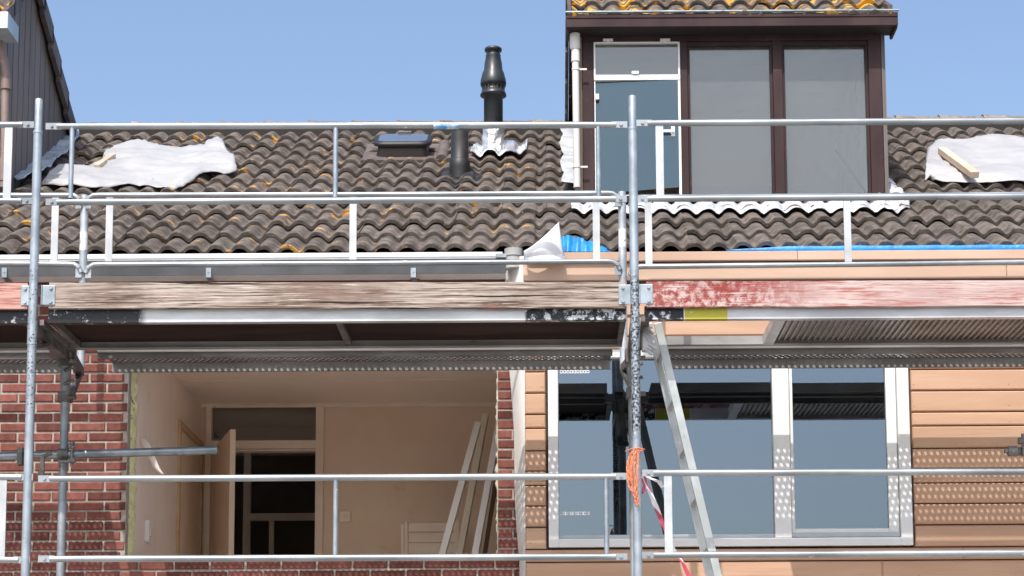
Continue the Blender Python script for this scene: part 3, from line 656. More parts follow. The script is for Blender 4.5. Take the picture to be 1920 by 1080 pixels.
batten((181,312),(212,291),.045,.03,'short timber batten at the left side of the left plastic sheet',.10)
batten((1766,282),(1828,328),.06,.045,'timber batten lying diagonally on the right plastic sheet',.15)
# ================================================================= GUTTER LEFT
DG=12.27; zg=Z(500,480,DG); gxl,gxr=NX-4.4,X(948,478,DG)
gw=mat('gutter_white',(.72,.73,.73),(.80,.81,.8),4,rough=.35,spots=[((.5,.48,.42),12,.66,.76)])
m=MB(); gh=.12
m.box(gxl,gxr-.02,DG,DG+.006,zg-.010,zg+.018)     # bright top edge
m.box(gxl,gxr,DG+.006,DG+.01,zg-gh,zg)
m.box(gxl,gxr,DG+.01,DG+.16,zg-gh,zg-gh+.004); m.box(gxl,gxr,DG+.16,DG+.164,zg-gh,zg-.02)
gut=m.build('gutter',[gw],roofL if False else houseL)
m=MB(); m.box(gxl,gxr,DG-.001,DG+.0055,zg-gh,zg-.023); m.build('gutter_face',mat('gutter_zinc_dark',(.035,.04,.045),(.06,.065,.07),4,rough=.45),gut)
m=MB(); zb1=Z(500,517,DW-.05); m.box(gxl,gxr,DW-.05,DW-.004,zb1-.005,zg-gh-.004); m.build('eaves_board',mat('eaves_wood',(.10,.045,.03),(.16,.075,.05),5,st=(.2,1,1),rough=.7),houseL)
for px in (8,391,775):
    m=MB(); p=P(px,510,DG-.01); m.box(p.x-.016,p.x+.016,DG-.012,DG-.002,Z(px,521,DG),Z(px,503,DG)); m.tube([(p.x,DG-.016,p.z),(p.x,DG-.011,p.z)],.006,8); m.box(p.x-.016,p.x+.016,DG-.002,DW-.055,Z(px,521,DG),Z(px,521,DG)+.004)
    m.build('gutter_bracket',galv,gut)
    m=MB(); m.box(p.x-.03,p.x+.03,DW-.075,DW-.002,Z(px,530,DW),Z(px,519,DW)); m.build('eaves_block',mat('red_block',(.30,.075,.045),rough=.8),houseL)
# gutter outlet cylinder by the party line
m=MB(); c=P(963,478,DG+.02); m.tube([c+Vector((0,0,-.09)),c+Vector((0,0,-.01))],.052,24); m.tube([c+Vector((0,0,-.012)),c+Vector((0,0,.035))],.058,24); m.build('gutter_outlet',mat('outlet_grey',(.30,.31,.31),(.4,.41,.4),8,rough=.5),gut)
m=MB(); a=P(935,477,DG-.01); m.box(a.x-.02,c.x-.04,DG-.012,DG-.004,zg-.02,zg+.004); m.build('gutter_joint',galvb,gut)
# ================================================================= RIGHT HOUSE CLADDING
cedar=mat('cedar_boards',(.45,.27,.175),(.54,.35,.235),1.2,st=(.6,1,4),lo=.3,hi=.7,rough=.6,spec=.35,bump=.0003,bsc=12,bst=(.4,1,8),island=.07,grain=((.36,.20,.125),2.2,(.35,1,14),.52,.8))
cedarf=mat('cedar_fascia',(.47,.32,.235),(.55,.39,.29),1.3,st=(.6,1,4),rough=.6,spec=.35,bump=.0003,bsc=12,bst=(.4,1,8),island=.06,grain=((.42,.27,.17),2.2,(.35,1,14),.55,.85))
wdark=mat('batten_behind',(.10,.06,.04),rough=.9)
CXL=X(985,880,DC); CXR=4.2
jy=[1290,1249,1222,1181,1140,1114,1090,1049.5,1025,983.5,943.6,905,878,840,798,772,732,692,652,627,589,560,527]
jz=[Z(1800,y,DC) for y in jy]; 
z=jz[0]; low=[]
k=0
while z>.15: h=(.131,.131,.083)[k%3]; low.append(z-h); z-=h; k+=1
jz=sorted(low)+jz
WX0,WX1=X(1026,880,DC),X(1709,880,DC); WZ0=Z(1370,1026,DC); WZ1=Z(1370,655,DC)
m=MB()
for a,b in zip(jz,jz[1:]):
    segs=[(CXL,CXR)]
    if b>WZ0+.01 and a<WZ1-.01: segs=[(CXL,WX0-.008),(WX1+.012,CXR)]
    if b<1.6: segs=[(CXL,CXR)]
    for s0,s1 in segs:
        bb=b;aa=a
        if s0<WX0<s1 and a<WZ0<b: bb=min(b,WZ0-.004)
        if s0<WX0<s1 and a<WZ1<b: aa=max(a,WZ1+.0045)
        # split long boards at random butt joints
        cuts=[s0]
        if s1-s0>3: cuts.append(s0+random.uniform(.4,.7)*(s1-s0))
        if 1000<0: pass
        cuts.append(s1)
        for c0,c1 in zip(cuts,cuts[1:]): m.box(c0+.0006,c1-.0006,DC+random.uniform(-.001,.001),DC+.022,aa+.0042,bb-.0042,ch=.007)
clad=m.build('cladding',cedar,houseR,fix=False)
m=MB()
for a,b in zip(jz,jz[1:]):
    if b<2.5: continue
    for px in (1717,1896,994,1017):
        x=X(px,850,DC); 
        if b>Z(1500,600,DC): continue
        z=a+(b-a)*.28; m=MB(); m.tube([(x,DC-.0015,z),(x,DC+.002,z)],.0028,8); m.build('nail',steel,clad)
m=MB(); m.box(CXL+.004,WX0,DC+.024,DW-.002,0,WZ1+.3,0); m.box(WX1,CXR,DC+.024,DW,0,WZ1+.3); m.box(WX0,WX1,DC+.024,DW,0,WZ0-.02); m.box(WX0,WX1,DC+.024,DW,WZ1+.04,WZ1+.3)
m.build('battens',wdark,clad)
m=MB(); slab(m,HX+.001,CXR,0,WTOP+.1,DW+.001,DW+.3,[(WX0+.02,WX1-.02,WZ0+.02,WZ1-.02)],0); m.build('wall',mortar,houseR)
# fascia boards
FXL=X(981,505,DC-.02); zF1,zF0=Z(1370,471,DC-.05),Z(1370,488,DC-.05)
m=MB(); cut=X(1495,480,DC-.04)
m.box(FXL+.02,cut,DC-.05,DC-.02,zF0,zF1,ch=.003); m.box(cut+.002,CXR,DC-.05,DC-.02,zF0,zF1,ch=.003)
zG1,zG0=Z(1370,492,DC-.02),Z(1370,524,DC-.02); cut2=X(1887,505,DC-.02)
m.box(FXL,cut2,DC-.022,DC+.0,zG0,zG1,ch=.003); m.box(cut2+.002,CXR,DC-.022,DC,zG0,zG1,ch=.003)
fas=m.build('fascia',cedarf,houseR,fix=False)
m=MB(); m.box(FXL+.01,CXR,DC-.0,DC+.15,zG0-.3,zF1-.01); m.build('fascia_backing',wdark,fas)
blue=mat('blue_sheet',(.01,.19,.52),(.02,.27,.66),8,rough=.4,bump=.006,bsc=20)
m=MB(); rows=[]
x0b=X(1360,470,DC); 
for i in range(160):
    x=x0b+(CXR-x0b)*i/159; h=.010+.026*min(1,(x-x0b)/.4)+.006*noise.noise((x*6,0,0)); rows.append([(x,DC-.045,zF1+.001),(x,DC-.052,zF1+h*.8),(x,DC-.03,zF1+h),(x,DC+.12,zF1+h+.01)])
m.grid(rows); m.build('membrane',blue,fas)
# blue flap and the white paper cone
m=MB(); rows=[]
for i in range(40):
    u=i/39; px=1052+u*95; top=440+ (1-math.cos(u*math.pi*.5))*30 + (3 if i%9<4 else 0)
    rows.append([P(px,470.5,DC-.03)+Vector((0,0,-.004)),P(px+ .5,(470+top)/2,DC+.0+.02*math.sin(i*.9)),P(px,top,DC+.05+.015*math.sin(i*.6+1))])
m.grid(rows); m.build('blue_flap',blue,label='crumpled blue sheet sticking up over the wooden fascia beside the white paper',cat='plastic sheet')
paper=mat('white_paper',(.80,.81,.83),(.84,.85,.86),3,rough=.5,tr=.12)
m=MB(); rows=[]
for i in range(30):
    u=i/29; a=(982+u*10,476+u*9) 
    r=[]
    for j in range(24):
        v=j/23
        # top edge runs from (982,470) up to apex (1047,416) and down right side; bottom edge curls
        tx=982+66*v; ty=470-54*v**1.25
        bx=982+76*v; by=486-7*math.sin(math.pi*v)
        px=tx+(bx-tx)*u; py=ty+(by-ty)*u
        d=DC-.14+.05*(v-.5)**2*4-.02*math.sin(math.pi*u)
        r.append(P(px,py,d))
    rows.append(r)
m.grid(rows); po=m.build('paper_sheet',paper,label='stiff white sheet curled into a pointed cone at the end of the gutter',cat='paper sheet'); so=po.modifiers.new('s','SOLIDIFY'); so.thickness=.0015
m=MB(); rows=[]
for i in range(8):
    u=i/7; r=[]
    for j in range(24):
        v=j/23; px=984+74*v; py=486-16*math.sin(math.pi*v)*(1-u)+u*2-(6*(1-u)); r.append(P(px,py,DC-.13-.05*u*math.sin(math.pi*v)+.02))
    rows.append(r)
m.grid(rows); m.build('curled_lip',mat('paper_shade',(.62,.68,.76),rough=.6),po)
# membrane strip over the joint
mem=mat('membrane_white',(.72,.69,.64),(.78,.76,.72),4,rough=.6,bump=.003,bsc=8,bst=(1,1,.3),tr=.1)
m=MB(); rows=[]
for i in range(90):
    y=480+i*(1500-480)/89
    xl=X(948,500,DC+.05) if y<540 else None
    l=947 if y<560 else (955+ (y-690)*.052+2.5*math.sin(y*.018)) 
    rr=984+ (y-690)*.004
    l=min(l,974)
    rows.append([P(l,y,DC+.19),P(l+(rr-l)*.35,y,DC+.11+.008*math.sin(y*.03)),P(l+(rr-l)*.75,y,DC+.03),P(rr,y,DC+.015)])
rows=[r for r in rows if r[0].z>.05]
m.grid(rows); m.build('membrane_strip',mem,houseR)
# ================================================================= RIGHT WINDOW
YF=DC-.015
wx=lambda px,D=YF:X(px,860,D); wz=lambda py,D=YF:Z(1370,py,D)
m=MB(); y1=DC+.10
xL0,xL1,xM0,xM1,xR0,xR1=wx(1028),wx(1047),wx(1451),wx(1482),wx(1686),wx(1708)
zb0,zb1=wz(1024),wz(1009); 
m.box(xL0,xL1,YF,y1,zb0,WZ1); m.box(xR0,xR1,YF,y1,zb0,WZ1); m.box(xL1,xR0,YF,y1,zb0,zb1); m.box(xL1,xR0,YF,y1,WZ1-.05,WZ1); m.box(xM0,xM1,YF,y1,zb1,WZ1-.05)
win=m.build('window_frame',white,houseR,bevel=.004)
bead=mat('bead_grey',(.42,.47,.49),(.5,.55,.57),3,rough=.4)
m=MB(); m.box(xL1,xM0,YF+.03,y1-.01,zb1,zb1+.028); m.box(xL1,xL1+.004,YF+.03,y1-.01,zb1+.028,WZ1-.05); m.build('glazing_bead',bead,win,bevel=.003)
wgl=glass('window_glass',.215,(.40,.42,.43),(.66,.80,.93),0)
m=MB(); m.box(xL1,xM0,YF+.05,YF+.056,zb1+.02,WZ1-.05); pn=m.build('window_pane',wgl,win)
yS=YF+.035
m=MB(); sx0,sx1=xM1+.004,xR0-.003; sz0,sz1=zb1+.006,WZ1-.055
sw0,sw1=.022,.062
m.box(sx0,sx0+sw0,yS,yS+.06,sz0,sz1); m.box(sx1-sw1,sx1,yS,yS+.06,sz0,sz1); m.box(sx0+sw0,sx1-sw1,yS,yS+.06,sz0,sz0+.055); m.box(sx0+sw0,sx1-sw1,yS,yS+.06,sz1-.05,sz1)
m.build('sash_frame',mat('sash_white',(.70,.71,.69),(.76,.77,.75),3,rough=.35),win,bevel=.005)
m=MB(); m.box(sx0,sx1,yS-.004,yS+.001,sz0+.002,sz0+.03); m.build('weather_bar',bead,win)
m=MB(); m.box(sx0+sw0,sx1-sw1,yS+.03,yS+.036,sz0+.055,sz1-.05); m.build('window_pane',wgl,win)
for px,py in ((1050,963),(1050,697)):
    m=MB(); p=P(px,py,YF+.045); q=P(px+56,py,YF+.045)
    n=9; w=(q.x-p.x)/n
    for k in range(n):
        x=p.x+k*w
        m.box(x,x+w*.82,YF+.046,YF+.049,p.z-.010,p.z-.006); m.box(x,x+w*.82,YF+.046,YF+.049,p.z+.006,p.z+.010)
        m.box(x,x+w*.2,YF+.046,YF+.049,p.z-.006,p.z+.006); m.box(x+w*.62,x+w*.82,YF+.046,YF+.049,p.z-.006,p.z+.006)
    m.box(p.x,q.x,YF+.0465,YF+.048,p.z+.012,p.z+.0135); m.build('glass_sticker',white,win)
# dark room behind
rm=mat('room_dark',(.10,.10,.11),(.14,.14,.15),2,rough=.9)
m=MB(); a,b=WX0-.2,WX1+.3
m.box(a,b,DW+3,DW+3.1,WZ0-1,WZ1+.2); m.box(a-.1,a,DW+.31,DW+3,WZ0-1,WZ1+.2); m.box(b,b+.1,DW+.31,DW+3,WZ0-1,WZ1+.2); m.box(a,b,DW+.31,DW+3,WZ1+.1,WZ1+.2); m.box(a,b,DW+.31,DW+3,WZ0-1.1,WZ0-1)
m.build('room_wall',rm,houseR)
# ================================================================= SCAFFOLD
scf=empty('scaffolding',(X(640,640,11.2),11.2,0),'galvanised tube scaffolding with platforms, guardrails and wooden toe boards in front of the houses','scaffolding')
RP2=.0242
def zone_post(name,z0,z1,wl,wh,ws=45):
    return mat(name,(.28,.325,.36),(.42,.47,.51),9,lo=.3,hi=.7,rough=.42,metal=.45,bump=.0006,bsc=60,rvar=.12,
      spots=[((.75,.76,.75),38,.68,.73)],zones=[(2,z0,z1,(.012,.014,.016),.05,ws,wl,wh)])
pm_l=zone_post('post_speckled',Z(60,770,DF),Z(60,500,DF),.56,.60,85)
pm_c=zone_post('post_black_worn',Z(1190,815,DF),Z(1190,518,DF),.42,.60,75)
tops=[Z(60,185,DF)]*4; tops[2]=Z(1183,180,DF); tops[1]=Z(70,186,DF)
for i,x in enumerate(FX):
    m=MB(); zc=Z(60,236,DF); zt=tops[i]; lean=.0
    dz_=ZB
    m.tube([(x,DF,.05),(x,DF,ZB-.02),(x,DF,zc-.03)],RP2,20)
    m.tube([(x,DF,zc-.03),(x,DF,zt-.004),(x,DF,zt)],[.0205,.0205,.018],20)
    for q in (ZB-.13,ZB-LIFT-.13): m.tube([(x,DF,q),(x,DF,q+.16)],.0265,20)   # sleeve joint
    m.tube([(x,DF,zc-.045),(x,DF,zc-.03)],.0265,20)
    m.box(x-.08,x+.08,DF-.08,DF+.08,.031,.05)
    m.build('scaffold_post',[galv,pm_l,pm_c,galv][i],scf,label=[None,'speckled front post at the left','front post with worn black paint in its middle',None][i])
for i,x in enumerate(BX):
    m=MB(); m.tube([(x,DB,.05),(x,DB,ZB-.0)],RP2,20); m.tube([(x,DB,ZB-.2),(x,DB,ZB-.04)],.030,16); m.box(x-.08,x+.08,DB-.08,DB+.08,.031,.05)
    m.build('scaffold_post',galvb,scf)
zi_t=Z(400,365,DI); zi_b=Z(400,494,DI)
pm_i=mat('inner_post',(.33,.36,.38),(.5,.53,.55),9,rough=.45,metal=.4,zones=[(2,Z(157,470,DI),Z(157,436,DI),(.85,.85,.84),.008,30,.40,.45)],spots=[((.2,.17,.15),20,.66,.74)])
for i,x in enumerate(IX):
    m=MB(); m.tube([(x,DI,ZB-.03),(x,DI,zi_t+.0)],RP2,20)
    m.build('scaffold_post',pm_i,scf)
# transoms and brackets
for i in range(4):
    for lv in (0,1):
        zz0=ZB-lv*LIFT
        m=MB(); a=Vector((FX[i],DF+.02,zz0-.03)); b=Vector((BX[i],DB,zz0-.03))
        m.bar(a,b,.05,.055,up=Vector((0,0,1))); m.bar(a+Vector((.045,0,.03)),b+Vector((.05,0,.03)),.022,.03,up=Vector((0,0,1)))
        m.bar(a+Vector((.005,.02,-.10)),b+Vector((0,-.35,0)),.02,.03,up=Vector((1,0,0))) 
        tr_=m.build('transom',steel,scf)
        m=MB(); 
        # console bracket towards wall
        c=Vector((IX[i],DI,zz0-.03)); m.bar((BX[i]+.03,DB,zz0-.03),c,.045,.05,up=Vector((0,0,1))); m.bar((BX[i]+.02,DB+.03,zz0-.27),(IX[i],DI-.03,zz0-.05),.03,.035,up=Vector((1,0,0)))
        m.box(BX[i]-.035,BX[i]+.035,DB-.034,DB+.034,zz0-.30,zz0-.24); m.box(BX[i]-.04,BX[i]+.04,DB-.04,DB+.04,zz0-.09,zz0-.01)
        for q in (-.28,-.07): m.tube([(BX[i]+.03,DB-.05,zz0+q),(BX[i]+.075,DB-.05,zz0+q)],.014,8)
        for q in (-.20,-.12): m.tube([(BX[i]-.0,DB-.035,zz0+q),(BX[i]+.06,DB-.045,zz0+q+.02)],.010,8)
        m.build('console_bracket',steel,scf)
# platforms
pw0,pw1=DF+.04,DB-.03
def beammat(name,zones): 
    return mat(name,(.42,.42,.425),(.62,.63,.635),5,st=(.3,1,1),rough=.38,metal=.35,zones=zones,spots=[((.10,.09,.09),22,.68,.74),((.45,.42,.38),5,.62,.8,(.2,1,1))])
xx_=lambda px: X(px,592,DF+.04)
bm_l=beammat('beam_left_paint',[(0,xx_(82),xx_(268),(.012,.014,.017),.03,22,.34,.42),(0,xx_(985),xx_(1175),(.012,.014,.017),.01,26,.42,.50)])
bm_r=beammat('beam_right_paint',[(0,xx_(1200),xx_(1282),(.012,.014,.017),.002,26,.38,.47),(0,xx_(1284),xx_(1364),(.42,.38,.04),.003,16,.30,.38)])
bm_n=beammat('beam_far_paint',[(0,-9,xx_(58),(.012,.014,.017),.02,22,.34,.42)])
hat0,hat1=X(1205,620,11.0),X(1440,640,11.3)
def platform(x0,x1,zz0,bm,kind,name='platform'):
    h=ZT-ZB; m=MB()
    m.box(x0,x1,pw0,pw0+.045,zz0+.008,zz0+h); m.box(x0,x1,pw0-.006,pw0+.045,zz0,zz0+.008)
    m.box(x0,x1,pw0-.004,pw0+.045,zz0+h,zz0+h+.006)
    o=m.build('platform',bm,scf)
    m=MB(); m.box(x0,x1,pw1-.03,pw1,zz0,zz0+.055); m.box(x0,x1,pw1-.05,pw1-.03,zz0,zz0+.005)
    for q in (x0+.06,x1-.06): m.tube([(q,pw1-.033,zz0+.028),(q,pw1-.0301,zz0+.028)],.005,8)
    m.build('rear_beam',rbm,o)
    m=MB()
    for e in (x0,x1-.03):
        m=MB(); m.box(e,e+.03,pw0+.046,pw1-.031,zz0+.004,zz0+.05); m.build('end_beam',steel,o)
    if kind=='ply':
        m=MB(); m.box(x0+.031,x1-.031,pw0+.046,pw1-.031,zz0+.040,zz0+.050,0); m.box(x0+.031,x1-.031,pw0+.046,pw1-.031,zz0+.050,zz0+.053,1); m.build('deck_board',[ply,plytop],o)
        m=MB(); c=X(642,620,11.0); 
        if not(x0<c<x1): c=(x0+x1)/2
        m.box(c-.02,c+.015,pw0+.046,pw1-.031,zz0+.012,zz0+.0395); m.build('cross_bar',steel,o)
    else:
        m=MB(); x=hat1+.05; ys,ye=pw0+.046,pw1-.031
        m.box(x-.07,x-.012,ys,ye,zz0-.002,zz0+.055)
        m.build('hatch_edge',alu,o)
        m=MB(); pts=[]; xx=x-.012
        while xx<x1-.04:
            m.box(xx,xx+.024,ys,ye,zz0+.034,zz0+.040); m.box(xx+.024,xx+.034,ys,ye,zz0+.020,zz0+.040)
            xx+=.034
        m.build('ribbed_deck',mat('ribbed_alu',(.30,.27,.25),(.42,.39,.36),4,rough=.4,metal=.6),o)
    return o
for lv in (0,1):
    zz0=ZB-lv*LIFT
    platform(FX[0]+.08,FX[1]-.04,zz0,bm_n if lv==0 else alu,'ply'); platform(FX[1]+.075,FX[2]-.045,zz0,bm_l if lv==0 else alu,'ply')
    platform(FX[2]+.055,FX[3]-.05,zz0,bm_r if lv==0 else alu,'rib' if lv==0 else 'ply')
# perforated planks
def plank(x0,x1,y0,y1,zz0,nrow=11,solid=False):
    m=MB(); h=.060; zt=zz0+h; px=.0375
    cols=int((x1-x0-.03)/px); ox=(x1-x0-cols*px)/2; pyy=(y1-y0-.045)/nrow; yb_=y0+.022
    r=.0098
    if not solid:
      for a in range(nrow):
        cy=yb_+(a+.5)*pyy; of=(px/2 if a%2 else 0)
        for b in range(cols-1):
            cx=x0+ox+(b+.5)*px+of; hx,hy=px/2,pyy/2
            outer=[(1,0),(1,1),(0,1),(-1,1),(-1,0),(-1,-1),(0,-1),(1,-1)]
            vs=[(cx+p*hx,cy+q*hy,zt) for p,q in outer]+[(cx+r*math.cos(R(45*k)),cy+r*math.sin(R(45*k)),zt+.003*0) for k in range(8)]
            vs+=[(cx+r*math.cos(R(45*k)),cy+r*math.sin(R(45*k)),zt-.002) for k in range(8)]
            m.add(vs,[(k,(k+1)%8,8+(k+1)%8,8+k) for k in range(8)]+[(8+k,8+(k+1)%8,16+(k+1)%8,16+k) for k in range(8)])
        # end fillers
        m.add([(x0,cy-pyy/2,zt),(x0+ox+of,cy-pyy/2,zt),(x0+ox+of,cy+pyy/2,zt),(x0,cy+pyy/2,zt)],[(0,1,2,3)])
        e=x0+ox+(cols-1)*px+of; m.add([(e,cy-pyy/2,zt),(x1,cy-pyy/2,zt),(x1,cy+pyy/2,zt),(e,cy+pyy/2,zt)],[(0,1,2,3)])
      m.box(x0,x1,y0,yb_,zt-.002,zt); m.box(x0,x1,yb_+nrow*pyy,y1,zt-.002,zt)
    else: m.box(x0,x1,y0,y1,zt-.002,zt)
    m.box(x0,x1,y0,y0+.003,zz0,zt-.002); m.box(x0,x1,y1-.003,y1,zz0,zt-.002,2)
    m.box(x0,x1,y0+.003,y0+.02,zz0,zz0+.002); m.box(x0,x1,y1-.015,y1-.003,zz0,zz0+.002)
    m.tube([(x0,y0-.006,zt-.012),(x1,y0-.006,zt-.012)],.0125,10,mi=1)
    return m
for lv in (0,1):
    zz0=ZB-lv*LIFT-.032
    for i in range(3):
        plank(BX[i]+.17,BX[i+1]-.11,DB+.052,DI+.005,zz0,solid=lv==1).build('perforated_plank',[plankm,brt,rbm] if lv==0 else [alu,brt,rbm],scf,fix=False)  # unseen lower planks get paler metal to bounce light upward
# guardrails
def rail(m,p,q,r=.0185,flat=True,sag=0):
    p=Vector(p);q=Vector(q); t=(q-p).normalized(); L=(q-p).length; n=10
    pts=[p+t*.05+(q-p-t*.1)*(k/n) for k in range(n+1)]
    pts=[v+Vector((0,0,-sag*math.sin(math.pi*k/n)+random.uniform(-.0008,.0008))) for k,v in enumerate(pts)]
    m.tube(pts,[r*.9]+[r]*(n-1)+[r*.9],16)
    for e,s in ((p,1),(q,-1)):
        a=e+t*(s*.075); m.bar(e-t*s*.012,a,.010,.036,up=Vector((0,0,1))); m.tube([e+t*s*.022+Vector((0,-.016,0)),e+t*s*.022+Vector((0,.016,0))],.009,8)
def strut(px,ya,yb2,D,flat,par,mt=None):
    a=P(px,(ya+yb2)/2,D); z0=Z(px,yb2,D); z1=Z(px,ya,D); m=MB()
    if flat: m.box(a.x-.021,a.x+.021,D-.006,D+.006,z0,z1)
    else: m.tube([(a.x,D,z0),(a.x,D,z1)],.0135,14)
    m.build('strut',mt or (alu_s if flat else galv),par)
alu_s=mat('strut_metal',(.42,.44,.45),(.56,.58,.58),5,rough=.4,metal=.3,spots=[((.3,.3,.28),14,.66,.75)])
def guard(D,ends,rails,struts,label=None,mt=galvr):
    m=MB()
    for (pa,pb) in rails: rail(m,P(*pa,D),P(*pb,D))
    o=m.build('guardrail',mt,scf,label=label)
    for s in struts: strut(*s[:3],D,s[3],o)
    return o
Df=DF-.005
guard(Df,0,[((90,237),(1172,234)),((90,379),(1171,373))],[(134,240,372,False),(629,240,371,False),(1122,238,369,False)])
guard(Df,0,[((1197,231),(2320,224)),((1197,373),(2320,365))],[(1237,234,368,True),(1740,2000,2001,True)][:1]+[(2270,228,366,True)])
guard(Df,0,[((-1010,232),(60,234)),((-1010,372),(58,377))],[(15,236,372,True)])
guard(Df,0,[((76,898),(1172,893)),((76,1048),(1172,1044))],[(629,900,1044,False),(1137,896,1040,False),(100,3000,3001,False)][:2])
guard(Df,0,[((1208,887),(2320,883)),((1208,1041),(2320,1035))],[(1253,890,1038,True)])
guard(Df,0,[((-1010,884),(58,895)),((-1010,1036),(52,1050))],[(4,892,1044,True)])
# blue tape mark on the top rail
m=MB(); a=P(813,235.7,Df); b=P(860,235.6,Df); m.tube([a,b],.0192,16,cap=False); m.build('tape_band',mat('blue_white_tape',(.75,.77,.78),(.05,.25,.55),18,rough=.5,st=(.6,1,1)),[o for o in bpy.data.objects if o.name.startswith('guardrail')][0])
# inner rails with hooked ends
def irail(m,pa,pb,D,down=True,hl=True,hr=True):
    a=P(*pa,D);b=P(*pb,D); pts=[]
    if hl: pts+=[a+Vector((-.015,0,-.055)),a+Vector((.0,0,-.02)),a+Vector((.03,0,-.002))]
    pts+=[a+Vector((.06,0,0)),(a+b)/2+Vector((0,0,-.003)),b-Vector((.06,0,0))]
    if hr: pts+=[b+Vector((-.03,0,-.002)),b+Vector((.0,0,-.02)),b+Vector((.015,0,-.055))]
    m.tube(pts,.0165,14)
    for e,h in ((a,hl),(b,hr)):
        if h: m.tube([e+Vector((0,-.022,-.02)),e+Vector((0,.022,-.02))],.011,8); m.box(e.x-.018,e.x+.018,D-.006,D+.006,e.z-.085,e.z-.02)
def iguard(rails,struts):
    m=MB(); D=DI-.03
    for r in rails: irail(m,*r,D)
    o=m.build('guardrail',galvr,scf)
    for s in struts: strut(*s[:3],D,s[3],o)
iguard([((166,366),(1158,362)),((166,496),(1158,490))],[(205,369,490,True),(662,367,487,True),(1118,366,487,True)])
iguard([((1186,370),(2180,362)),((1186,500),(2180,488))],[(1216,374,496,True),(1589,371,491,True)])
iguard([((-850,366),(148,366)),((-850,490),(148,495))],[(103,370,492,True)])
# toe boards
def toe(name,c1,c2,zones=(),grain=None,spots=()):
    return mat(name,c1,c2,5,st=(.4,1,1.5),lo=.35,hi=.65,rough=.85,bump=.004,bsc=22,bst=(.10,1,5),grain=grain,spots=spots,zones=zones,spec=.2)
g1=((.10,.065,.05),18,(.13,1,5),.47,.62)
tm_l=toe('toe_weathered',(.22,.155,.125),(.41,.35,.30),grain=g1,spots=[((.34,.12,.10),5,.64,.74,(.4,1,1.5)),((.56,.50,.44),20,.54,.66,(.16,1,5)),((.03,.02,.015),9,.61,.63,(.09,1,5)),((.09,.06,.05),3,.60,.75,(.6,1,2))])
tm_r=toe('toe_red_worn',(.42,.29,.27),(.54,.43,.40),grain=((.36,.15,.13),16,(.2,1,3),.48,.62),zones=[(0,xx_(1150),xx_(1470),(.25,.05,.042),.35,24,.38,.58)],spots=[((.58,.50,.47),20,.56,.68,(.16,1,5)),((.10,.05,.05),7,.66,.68,(.06,1,5))])
tm_n=toe('toe_pink',(.40,.19,.15),(.52,.31,.26),grain=((.28,.10,.08),16,(.15,1,4),.48,.62),spots=[((.75,.66,.6),34,.62,.72,(.08,1,1))])
DT=DF+.035
def toeboard(pa,pb,mt,label,lx):
    a=P(*pa,DT-.03);b=P(*pb,DT-.03); h=.142; m=MB(); n=60
    rn=random.Random(int(pa[0]))
    for k in range(n):   # slightly uneven edges
        pass
    rows=[]
    top=[];bot=[]
    for k in range(n+1):
        x=a.x+(b.x-a.x)*k/n; z=a.z+(b.z-a.z)*k/n
        top.append((x,z+h/2+.003*noise.noise((x*3,1,0))+.0015*noise.noise((x*16,1,5)))); bot.append((x,z-h/2+.004*noise.noise((x*2.3,9,0))+.002*noise.noise((x*14,5,5))))
    y0,y1=DT-.035,DT-.002
    vs=[];fs=[]
    for k in range(n+1):
        x,zt=top[k];_,zb=bot[k]; vs+=[(x,y0,zb),(x,y0,zt),(x,y1,zt),(x,y1,zb)]
    for k in range(n):
        for q in range(4): fs.append((k*4+q,k*4+(q+1)%4,(k+1)*4+(q+1)%4,(k+1)*4+q))
    fs+=[(0,1,2,3),(n*4+3,n*4+2,n*4+1,n*4)]
    m.add(vs,fs); o=m.build('toe_board',mt,scf,label=label)
    for e,s in ((a,1),(b,-1)):
        k=MB(); k.box(e.x-s*.035,e.x+s*.035,y0-.006,y0-.001,e.z-.055,e.z+.055); k.box(e.x-s*.041,e.x-s*.035,y0-.012,y1+.02,e.z-.055,e.z+.055)
        for zz_ in (-.038,.038): k.tube([(e.x+s*.012,y0-.016,e.z+zz_),(e.x+s*.012,y0-.006,e.z+zz_)],.009,10)
        k.build('end_plate',galv,o,bevel=.003)
    return o
toeboard((92,554),(1172,553),tm_l,'weathered grey-brown toe board with traces of red',0)
toeboard((1212,552),(2310,548),tm_r,'red painted toe board worn pale towards the right',0)
toeboard((-1000,555),(52,555),tm_n,'pinkish toe board at the left edge',0)
# horizontal tube with couplers at left, and one at the right edge
DTt=DB-.052
m=MB(); a=P(-420,868,DTt);b=P(408,844,DTt); m.tube([a,b],RP2,18,cap=False); m.tube([b-Vector((.001,0,0)),b-Vector((.06,0,0))],.0205,18,cap=True)
tb=m.build('cross_tube',mat('tube_dark',(.15,.18,.20),(.30,.34,.37),8,st=(.5,1,1),rough=.4,metal=.6,spots=[((.6,.64,.66),14,.64,.72,(.5,1,1))]),scf,label='dark horizontal tube clamped across the window opening')
def coupler(c,par,s=1):
    m=MB(); c=Vector(c)
    m.tube([c+Vector((-.03*s,-.0,0)),c+Vector((.03*s,0,0))],.034,14); m.tube([c+Vector((0,.05,-.032)),c+Vector((0,.05,.032))],.034,14)
    m.box(c.x-.02,c.x+.06,c.y-.045,c.y-.02,c.z-.055,c.z-.04); m.tube([c+Vector((.055,-.03,-.07)),c+Vector((.055,-.03,.075))],.009,8); m.tube([c+Vector((.055,-.03,.05)),c+Vector((.055,-.03,.066))],.016,6)
    m.box(c.x+.035,c.x+.075,c.y-.042,c.y-.015,c.z-.052,c.z-.030); m.box(c.x+.035,c.x+.07,c.y-.042,c.y-.015,c.z+.028,c.z+.045)
    m.build('coupler',steel,par,bevel=.002)
cp=P(119,852,DTt); coupler(cp,tb)
